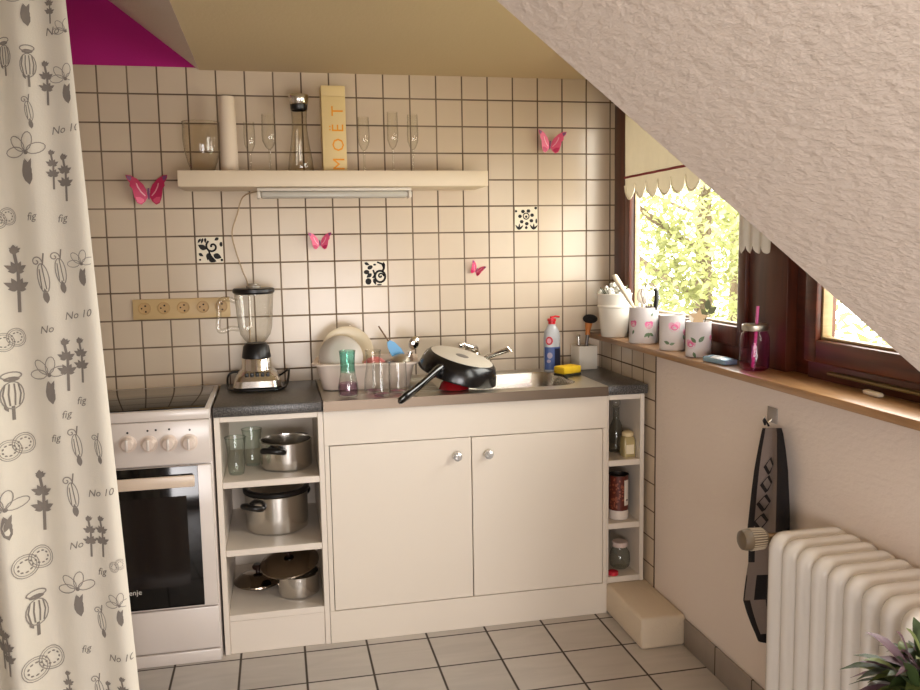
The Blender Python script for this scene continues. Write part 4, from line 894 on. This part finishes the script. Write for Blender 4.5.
for k, (an, z) in enumerate(((.6, .13), (2.6, .125), (1.5, .14))):
    dr = Draw(); dr.leaf(0, 0, an, .036, .02); bm = bm_new(); dr.put(bm, lambda x, y: (x + .004, -.01 - .3 * x + .001 * k, z + y), 0); mk('leaf', bm, mat('dull_leaf', (86, 92, 60), .6), t)
t = thing('foil_packet', 'shiny blue and white packet lying on the sill before the pink jar', 'packet', (1.882, -1.005, SILL + .0008), (0, 0, R(97))); bm = bm_new()
n = 12
for i in range(n):
    for j in range(4):
        def q(i, j):
            x = -.055 + .11 * i / n; y = -.022 + .044 * j / 4; e = max(0, 1 - (2 * i / n - 1) ** 4) * (1 - (j / 2 - 1) ** 2); return (x, y, -.0 + .015 + .006 * e)
        f = bm.faces.new([bm.verts.new(q(*a)) for a in ((i, j), (i + 1, j), (i + 1, j + 1), (i, j + 1))]); f.smooth = True; f.material_index = 1 if 3 <= i <= 7 else 0
box(bm, -.055, .055, -.022, .022, 0, .0148, .002); bmesh.ops.remove_doubles(bm, verts=bm.verts, dist=1e-5); mk('wrapper', bm, [mat('blue_foil', (150, 186, 210), .25, metal=.3), mat('white_foil', (224, 226, 226), .3)], t)
t = thing('drinking_jar', 'pink glass drinking jar with metal lid and striped straw on the sill', 'jar', (1.895, -1.172, SILL + .0005)); t.scale = (1.05,) * 3; bm = bm_new()
lathe(bm, [(0, .002), (.03, .002), (.037, .008), (.0385, .02), (.0385, .085), (.036, .096), (.031, .104), (.030, .112)], 36); mk('jar_body', bm, GLASS_PINK, t)
bm = bm_new(); lathe(bm, [(.033, .108), (.034, .110), (.034, .122), (.031, .125), (0, .125)], 32); mk('lid', bm, STEEL_SAT, t)
bm = bm_new(); tube(bm, [(-.002, .004, .008), (.002, 0, .07), (.004, -.002, .126), (.006, -.002, .172)], .0042, 10)
bm.faces.ensure_lookup_table(); straw = mk('straw', bm, mat('pink_straw', (216, 96, 160), .4), t)
bm = bm_new()
for k in range(14):
    z = .01 + k * .0115; x = -.002 + .008 * z / .172; tube(bm, [(x + .0044 * cos(a_), .0 + .0044 * sin(a_), z + .003 * a_) for a_ in (-2.6, -2.1, -1.57, -1, -.5)], .0007, 4)
mk('straw_stripe', bm, mat('white_stripe', (236, 214, 226), .4), straw)
t = thing('window_wedge', 'small white plastic piece lying on the sill by the second window', 'wedge', (1.936, -1.61, SILL + .0005), (0, 0, R(84))); bm = bm_new(); box(bm, -.03, .03, -.009, .009, 0, .011, .004); mk('wedge_body', bm, WHITE_PLASTIC, t)

# ------------------------------------------------------------------ short curtains at the window
def valance(name, label, x, y0, y1, ztop, zlow, scal, n_s, trim=True, lace=False, amp=.0022):
    t = thing(name, label, 'curtain', (x, (y0 + y1) / 2, ztop)); ym = (y0 + y1) / 2
    n = 96; m = 14; bm = bm_new(); G = []
    for i in range(n + 1):
        s = i / n; y = y0 + (y1 - y0) * s - ym; col = []
        zb = zlow - scal * abs(sin(pi * n_s * s)) ** .5
        for j in range(m + 1):
            z = ztop + (zb - ztop) * (j / m); fold = amp * sin(2 * pi * n_s * .85 * s + .8) * (.35 + .65 * j / m)
            col.append(bm.verts.new((fold, y, z - ztop)))
        G.append(col)
    for i in range(n):
        for j in range(m):
            pass
            f = bm.faces.new((G[i][j], G[i + 1][j], G[i + 1][j + 1], G[i][j + 1])); f.smooth = True
    mk('cloth', bm, cloth_mat('white_lace_cloth' if lace else 'cream_valance_cloth', (250, 248, 244) if lace else (208, 194, 168)), t)
    if trim:
        bm = bm_new(); tube(bm, [(amp * sin(2 * pi * n_s * .85 * (k / 60) + .8) * .9 - .003, y0 + (y1 - y0) * k / 60 - ym, zlow - ztop + .030) for k in range(61)], .0045, 6); mk('red_braid', bm, mat('dark_red_braid', (150, 62, 66), .8), t)
        bm = bm_new()
        pts = []
        for i in range(n + 1):
            s = i / n; pts.append((amp * sin(2 * pi * n_s * .85 * s + .8) - .002, y0 + (y1 - y0) * s - ym, zlow - scal * abs(sin(pi * n_s * s)) ** .5 - ztop))
        tube(bm, pts, .003, 6); mk('scallop_edge', bm, mat('white_edging', (240, 234, 214), .8), t)
    bm = bm_new(); tube(bm, [(0, y0 - ym - .01, .002), (0, y1 - ym + .01, .002)], .005, 8); mk('curtain_wire', bm, mat('white_wire', (220, 214, 200), .5), t)
VX = 1.905
p0 = P(625, 150, 0, VX); zl = P(650, 170, 0, VX).z
valance('window_valance', 'cream scalloped valance with red braid at the first window', VX, p0.y, p0.y - .595, 1.95, zl - .040, .052, 6)
p1 = P(737, 235, 0, VX); zb_ = P(752, 240, 0, VX).z
valance('lace_curtain', 'white lace curtain edge hanging in front of the dark post', VX, p1.y - .005, p1.y - .175, 1.95, zb_ - .016, .022, 4, trim=False, lace=True, amp=.004)

# ------------------------------------------------------------------ towel on its hook, radiator, plant
t = thing('wall_hook', 'square steel adhesive hook on the right wall', 'hook', (XW, P(773, 415, 0, XW).y, P(773, 415, 0, XW).z)); bm = bm_new(); box(bm, -.003, -.0005, -.023, .023, -.021, .021, .001)
mk('hook_plate', bm, mat('grey_hook_plate', (150, 140, 132), .4, metal=.2), t); bm = bm_new(); tube(bm, [(-.0032, 0, -.012), (-.016, .002, -.022), (-.022, .002, -.014), (-.023, .002, -.002)], .003, 8); mk('hook_prong', bm, CHROME, t)
t = thing('kitchen_towel', 'grey towel with black border hanging from the steel hook', 'towel', (1.868, -1.305, .872)); bm = bm_new()
rows = [(428, 762, 781), (434, 761, 783), (450, 759, 786), (470, 756, 788.5), (490, 753.5, 789), (510, 751, 789), (530, 748.5, 788.5), (548, 750, 788), (562, 750.5, 787), (575, 749, 786), (590, 747, 784), (600, 745.5, 782), (612, 748.5, 781), (624, 753, 780), (634, 758, 780), (640, 761, 779)]
nc = 16; G = []
for i, (v, ul, ur) in enumerate(rows):
    a = P(ul, v, 0, 1.868); b = P(ur, v, 0, 1.868); row = []
    for k in range(nc + 1):
        s = k / nc; q = a.lerp(b, s); spread = min(1, .4 + i * .12)
        row.append(bm.verts.new((-.010 * sin(s * 9.0 + .4 + i * .04) * spread * (1 if i > 1 else .5) + .002 * cos(i), q.y + 1.305, q.z - .872 - (.012 * sin(s * pi) if i == len(rows) - 1 else 0))))
    G.append(row)
for i in range(len(rows) - 1):
    for k in range(nc):
        f = bm.faces.new((G[i][k], G[i][k + 1], G[i + 1][k + 1], G[i + 1][k])); f.smooth = True
        s = (k + .5) / nc; lo_ = i >= 9; mi = 0
        if i < 8: mi = 1 if (s < .16 or s > .74) else 0
        elif i in (8,): mi = 0
        elif i in (9, 10): mi = 1 if s > .22 and s < .9 or s < .08 else 0
        elif i < 14: mi = 1 if (s < .20 or s > .5) else 0
        else: mi = 1
        f.material_index = mi
dr = Draw()
def tw(x, y):   # prints follow the towel: x across 0..1, y = photo row
    i = max(i for i in range(len(rows) - 1) if rows[i][0] <= y); f_ = (y - rows[i][0]) / (rows[i + 1][0] - rows[i][0]); k = min(nc - 1, int(x * nc)); g = x * nc - k
    q = (G[i][k].co * (1 - g) + G[i][k + 1].co * g) * (1 - f_) + (G[i + 1][k].co * (1 - g) + G[i + 1][k + 1].co * g) * f_; return (q.x - .004, q.y, q.z)
def spiky(pts): 
    d_ = Draw()
    for (x0, y0), (x1, y1) in zip(pts, pts[1:]):
        nx, ny = (y1 - y0), (x1 - x0) * 900; l = math.hypot(nx, ny) or 1; ox, oy = .035 * abs(nx) / (abs(nx) + abs(ny) * .03 + 1e-6), 1.0 * abs(ny) / (abs(nx) + abs(ny) + 1e-6)
        d_.poly([(x0 - ox, y0 + oy), (x0 + ox, y0 - oy), (x1 + ox, y1 - oy), (x1 - ox, y1 + oy)])
    return d_
for pts in [[(.44 - k * .04, v - 8), (.54 - k * .04, v - 1), (.42 - k * .04, v + 8), (.32 - k * .04, v), (.44 - k * .04, v - 8)] for k, v in enumerate((466, 484, 503, 522))]:
    spiky(pts).put(bm, tw, 1)
mk('towel_cloth', bm, [mat('grey_terry', (134, 120, 114), .95, bump=.5, bscale=400), mat('black_terry', (26, 20, 22), .95, bump=.6, bscale=400)], t)
bm = bm_new(); tube(bm, [(-.012, .008, -.008), (-.018, .006, .004), (-.02, 0, .010), (-.018, -.006, .004), (-.012, -.01, -.008)], .003, 8)
lp = mk('hanging_loop', bm, mat('black_terry', (26, 20, 22), .95), t)

t = thing('radiator', 'white ribbed column radiator on the right wall under the sill', 'radiator', (1.800, -1.585, -.008))
NR = 10; PIT = .0545
for k in range(NR):
    y = -k * PIT; bm = bm_new(); pts = []
    for cx_, cz, a in ((.062, .644, 0), (-.062, .644, 90), (-.062, .148, 180), (.062, .148, 270)):
        for q in range(7): an = R(a + 90 * q / 6); pts.append((cx_ + .014 * cos(an), y, cz + .014 * sin(an)))
    tube(bm, pts, .0258, 14, closed=True)
    tube(bm, [(0, y, .15), (0, y, .64)], .02, 10)
    box(bm, -.05, .05, y - .012, y + .012, .636, .672, .01); box(bm, -.05, .05, y - .012, y + .012, .12, .16, .01)
    mk('column_section', bm, RAD, t)
bm = bm_new(); 
for z in (.655, .14): tube(bm, [(0, .012, z), (0, -NR * PIT + .04, z)], .018, 10)
mk('connecting_pipe', bm, RAD, t)
for y in (-.10, -(NR - 2) * PIT): bm = bm_new(); box(bm, -.03, .03, y - .008, y + .008, .008, .118, .002); mk('foot', bm, RAD, t)
VZ = .655; bm = bm_new(); tube(bm, [(0, .0, VZ), (0, .035, VZ), (-.03, .045, VZ), (-.095, .045, VZ)], .011, 12); vb = mk('valve', bm, mat('brass_valve', (150, 124, 92), .35, metal=.7), t)
bm = bm_new(); Q = Matrix.Translation((-.088, .045, VZ)) @ Matrix.Rotation(R(-90), 4, 'Y')
lathe(bm, [(0, 0), (.019, 0), (.022, .004), (.0235, .012), (.0255, .04), (.0250, .054), (.0225, .062), (.012, .068), (0, .069)], 32, mat4=Q, mi=0)
for k in range(26):
    a = 2 * pi * k / 26; xs = [Q @ Vector((.0245 * cos(a), .0245 * sin(a), .008)), Q @ Vector((.026 * cos(a), .026 * sin(a), .042))]; tube(bm, xs, .0014, 5, mi=1)
hd = mk('thermostat_head', bm, [mat('greyish_brown_plastic', (104, 88, 68), .4), mat('grey_rib', (176, 160, 138), .4)], vb)

PP = P(932, 652, 1, -2.26)
t = thing('potted_plant', 'spiky green and mauve plant in front of the radiator', 'plant', (PP.x, -2.26, 0)); bm = bm_new(); PH = PP.z - .085
lathe(bm, [(0, .001), (.075, .001), (.078, .006), (.086, PH - .02), (.09, PH - .015), (.09, PH), (.082, PH), (.08, PH - .03), (0, PH - .032)], 36); mk('pot', bm, mat('grey_planter', (150, 142, 132), .5), t)
rnd = random.Random(11); bm = bm_new()
for k in range(110):
    a = rnd.uniform(0, 6.28); el = rnd.uniform(.15, 1.35); ln = rnd.uniform(.07, .135); base_ = Vector((.035 * cos(a) * rnd.random(), .035 * sin(a) * rnd.random(), PH - .02 + rnd.uniform(0, .07)))
    d = Vector((cos(a) * cos(el), sin(a) * cos(el), sin(el))); side = Vector((-sin(a), cos(a), 0)); w = rnd.uniform(.009, .015); pv = None; mi = rnd.choice((0, 0, 1, 1, 2))
    for q in range(6):
        s = q / 5; c_ = base_ + d * ln * s + Vector((0, 0, -.05 * s * s)); ww = w * sin(pi * (.12 + .86 * s)); up_ = Vector((0, 0, .3 * ww))
        cur = (bm.verts.new(c_ - side * ww + up_), bm.verts.new(c_), bm.verts.new(c_ + side * ww + up_))
        if pv:
            for z_ in (0, 1): f = bm.faces.new((pv[z_], pv[z_ + 1], cur[z_ + 1], cur[z_])); f.smooth = True; f.material_index = mi
        pv = cur
mk('foliage', bm, [GREEN_D, GREEN_L, PLUM], t)

# ------------------------------------------------------------------ printed curtain
CY = -1.3
t = thing('printed_curtain', 'long cream curtain printed with grey herbs and vegetables', 'curtain', (0, CY, 0))
xl = -.62
def edge(z): return P(142, 690, 1, CY).x + (P(68, 0, 1, CY).x - P(142, 690, 1, CY).x) * min(1.15, max(-.15, (z - .33) / 1.55)) 
def fold(x, z):
    e = edge(z) - x; g = 1 - .35 * min(1, z / 2)
    return -.030 * g * sin(e * 30 + .5) - .016 * sin(e * 51 + 1.0 + z * .6) - .012 * sin(e * 13)
bm = bm_new(); nx, nz = 150, 24; G = []
for i in range(nx + 1):
    col = []
    for k in range(nz + 1):
        z = .015 + 2.095 * k / nz; x = xl + (edge(z) - xl) * i / nx; col.append(bm.verts.new((x, fold(x, z), z)))
    G.append(col)
for i in range(nx):
    for k in range(nz): bm.faces.new((G[i][k], G[i + 1][k], G[i + 1][k + 1], G[i][k + 1])).smooth = True
K = (P(100, 345, 1, CY) - P(0, 345, 1, CY)).length / 100      # metres per photo pixel at the cloth
dk = Draw(); dm = Draw()
def pix(u, v): q = P(u, v, 1, CY); return q.x, q.z
def lavender(u, v, h):
    x, z = pix(u, v); h *= K; dk.stroke([(x, z - h * .5), (x + h * .02, z + h * .1), (x - h * .02, z + h * .4)], h * .05)
    for f_, s in ((.42, .5), (.12, .9), (-.15, 1.0)):
        zz = z + f_ * h
        for a, l in ((.5, .2), (2.64, .2), (1.1, .18), (2.04, .18), (-.1, .13), (3.2, .13)): dk.leaf(x, zz, a, l * h * s, .085 * h * s)
    dk.leaf(x - h * .02, z + .36 * h, 1.6, h * .16, h * .12)
def poppy(u, v, h):
    x, z = pix(u, v); h *= K; dk.stroke([(x, z - .5 * h), (x, z - .25 * h)], h * .05)
    dm.ring(x, z - .02 * h, .17 * h, .27 * h, h * .022); 
    for k in (-.1, -.04, .03, .09): dk.stroke([(x + k * h, z - .22 * h), (x + k * 1.35 * h, z), (x + k * h, z + .2 * h)], h * .025)
    dk.disc(x, z + .3 * h, .12 * h, .05 * h); dm.ring(x, z + .37 * h, .15 * h, .07 * h, h * .025); dk.leaf(x - .12 * h, z - .2 * h, -1.2, .15 * h, .06 * h)
def bulb(u, v, h):
    x, z = pix(u, v); h *= K; dk.leaf(x + .05 * h, z - .5 * h, 1.7, .32 * h, .13 * h); dm.ring(x, z + .02 * h, .11 * h, .3 * h, h * .022, rot=.12); dk.stroke([(x + .05 * h, z - .2 * h), (x - .02 * h, z + .3 * h)], .022 * h); dk.stroke([(x - .04 * h, z - .2 * h), (x - .07 * h, z + .2 * h)], .022 * h)
    dm.spiral(x - .12 * h, z + .36 * h, .11 * h, 1.2, .025 * h); dk.stroke([(x, z + .3 * h), (x + .03 * h, z + .52 * h)], .03 * h)
def flower(u, v, h):
    x, z = pix(u, v); h *= K; dk.leaf(x + .06 * h, z - .5 * h, 1.75, .55 * h, .22 * h); dk.leaf(x - .02 * h, z - .3 * h, 1.2, .4 * h, .12 * h); dk.leaf(x + .12 * h, z - .25 * h, 2.0, .35 * h, .1 * h)
    for a in (.3, 1.35, 2.3, 3.2): dm.ring(x + .24 * h * cos(a), z + .22 * h + .22 * h * sin(a), .2 * h, .11 * h, .02 * h, 14, a)
    dk.disc(x + .02 * h, z + .2 * h, .05 * h)
def tomato(u, v, w):
    x, z = pix(u, v); w *= K
    for sx in (-.2, .2):
        dm.ring(x + sx * w, z + sx * .4 * w, .32 * w, .38 * w, .025 * w, rot=.2); dm.ring(x + sx * w, z + sx * .4 * w, .26 * w, .31 * w, .02 * w, rot=.2)
        for k in range(9): a = k * .7; dk.disc(x + sx * w + .17 * w * cos(a), z + sx * .4 * w + .2 * w * sin(a), .028 * w, .045 * w, 6, a)
def label(s, u, v, h=9): x, z = pix(u, v); dk.text(s, x - .6 * h * K, z - .3 * h * K, h * K * 1.25, R(8), .35)
for a in ((67, 178, 48), (15, 279, 70), (68, 364, 56), (83, 359, 48), (41, 502, 66), (91, 535, 46), (104, 533, 46), (4, 640, 62), (13, 648, 50), (68, 690, 40), (126, 688, 44), (110, 696, 40), (48, 84, 44), (51, 10, 30), (54, 170, 40)): lavender(*a)
for a in ((13, 394, 54), (38, 610, 54), (30, 66, 44), (4, 55, 40)): poppy(*a)
for a in ((45, 279, 52), (62, 272, 46), (78, 446, 44), (74, 495, 48), (103, 620, 38), (31, 113, 34), (101, 446, 34), (100, 690, 40)): bulb(*a)
for a in ((27, 162, 48), (68, 88, 36), (84, 270, 34), (50, 383, 46), (10, 514, 48), (78, 596, 46), (122, 605, 34), (26, 8, 40), (68, 40, 30)): flower(*a)
for a in ((1, 218, 24), (10, 340, 26), (18, 446, 30), (34, 561, 34), (45, 662, 36), (120, 560, 16)): tomato(*a)
for s, u, v in (('No 10', 58, 133), ('fig', 33, 218), ('fig', 64, 220), ('No', 46, 331), ('No 10', 71, 317), ('fig', 83, 401), ('fig', 57, 439), ('fig', 68, 415), ('No 10', 94, 493), ('No', 75, 546), ('fig', 104, 570), ('fig', 87, 649), ('No 10', 115, 655), ('No', 52, 35)): label(s, u, v)
def onto(x, z): return (x, fold(x, z) - .0015, z)
for d_, mi in ((dk, 1), (dm, 2)):
    keep = Draw(); keep.polys = [p for p in d_.polys if all(q[0] < edge(q[1]) - .002 and .02 < q[1] < 2.1 for q in p)]; keep.put(bm, onto, mi)
cl = mat('cream_curtain', (226, 219, 204), .9, bump=.1, bscale=300)
me_o = mk('curtain_cloth', bm, [cl, mat('grey_print_dark', (134, 126, 118), .9), mat('grey_print_mid', (150, 142, 134), .9)], t)
for p in me_o.data.polygons: 
    if p.material_index: p.use_smooth = True
bm = bm_new(); tube(bm, [(xl - .02, 0, 2.118), (.20, 0, 2.118)], .008, 10); mk('curtain_rod', bm, mat('rod_white', (214, 206, 190), .4), t)

# ------------------------------------------------------------------ light
w = bpy.data.worlds.new('sky'); sc.world = w; w.use_nodes = True; bg = w.node_tree.nodes['Background']
bg.inputs['Color'].default_value = (1.0, .965, .91, 1); bg.inputs['Strength'].default_value = 14.0
def area(name, loc, target, sx, sy, power, color, portal=False):
    l = bpy.data.lights.new(name, 'AREA'); l.shape = 'RECTANGLE'; l.size = sx; l.size_y = sy; l.energy = power; l.color = color
    o = bpy.data.objects.new(name, l); C.objects.link(o); o.location = loc
    d = Vector(target) - Vector(loc); o.rotation_euler = d.to_track_quat('-Z', 'Y').to_euler()
    if portal: l.cycles.is_portal = True
    return o
area('window_light_1', (2.10, -.58, 1.5), (0, -.58, 1.5), .72, .86, 1, (1, 1, 1), True)
area('window_light_2', (2.10, -1.85, 1.5), (0, -1.85, 1.5), 1.0, .86, 1, (1, 1, 1), True)
sun = bpy.data.lights.new('sun', 'SUN'); sun.energy = 9; sun.angle = R(2); sun.color = (1, .94, .8); so = bpy.data.objects.new('sun', sun); C.objects.link(so); so.rotation_euler = Vector((.62, .25, -1.0)).to_track_quat('-Z', 'Y').to_euler()
o = area('rear_fill_light', (1.15, -4.35, .75), (1.1, 0, .25), 1.1, .9, 15, (1, .96, .96)); o.data.spread = R(80)  # fill light added behind the camera; no window is built there
o = area('slope_fill_light', (.0, -4.3, .9), (1.6, -2.0, .95), .8, .8, 13, (1, .97, .93)); o.data.spread = R(120)  # second unseen fill, added to brighten the roof slope and right wall
l = bpy.data.lights.new('camera_flash', 'AREA'); l.shape = 'DISK'; l.size = .05; l.energy = 2.2; l.color = (1, .96, .9); o = bpy.data.objects.new('camera_flash', l); C.objects.link(o); o.location = CAM + UPV * .06 + RIGHT * .03 + FWD * .02; o.rotation_euler = FWD.to_track_quat('-Z', 'Y').to_euler()
sc.view_settings.view_transform = 'Standard'; sc.view_settings.look = 'None'; sc.view_settings.exposure = -.42
sc.cycles.max_bounces = 10; sc.cycles.transparent_max_bounces = 24; sc.cycles.diffuse_bounces = 5; sc.cycles.sample_clamp_indirect = 6; sc.cycles.caustics_reflective = False; sc.cycles.caustics_refractive = False
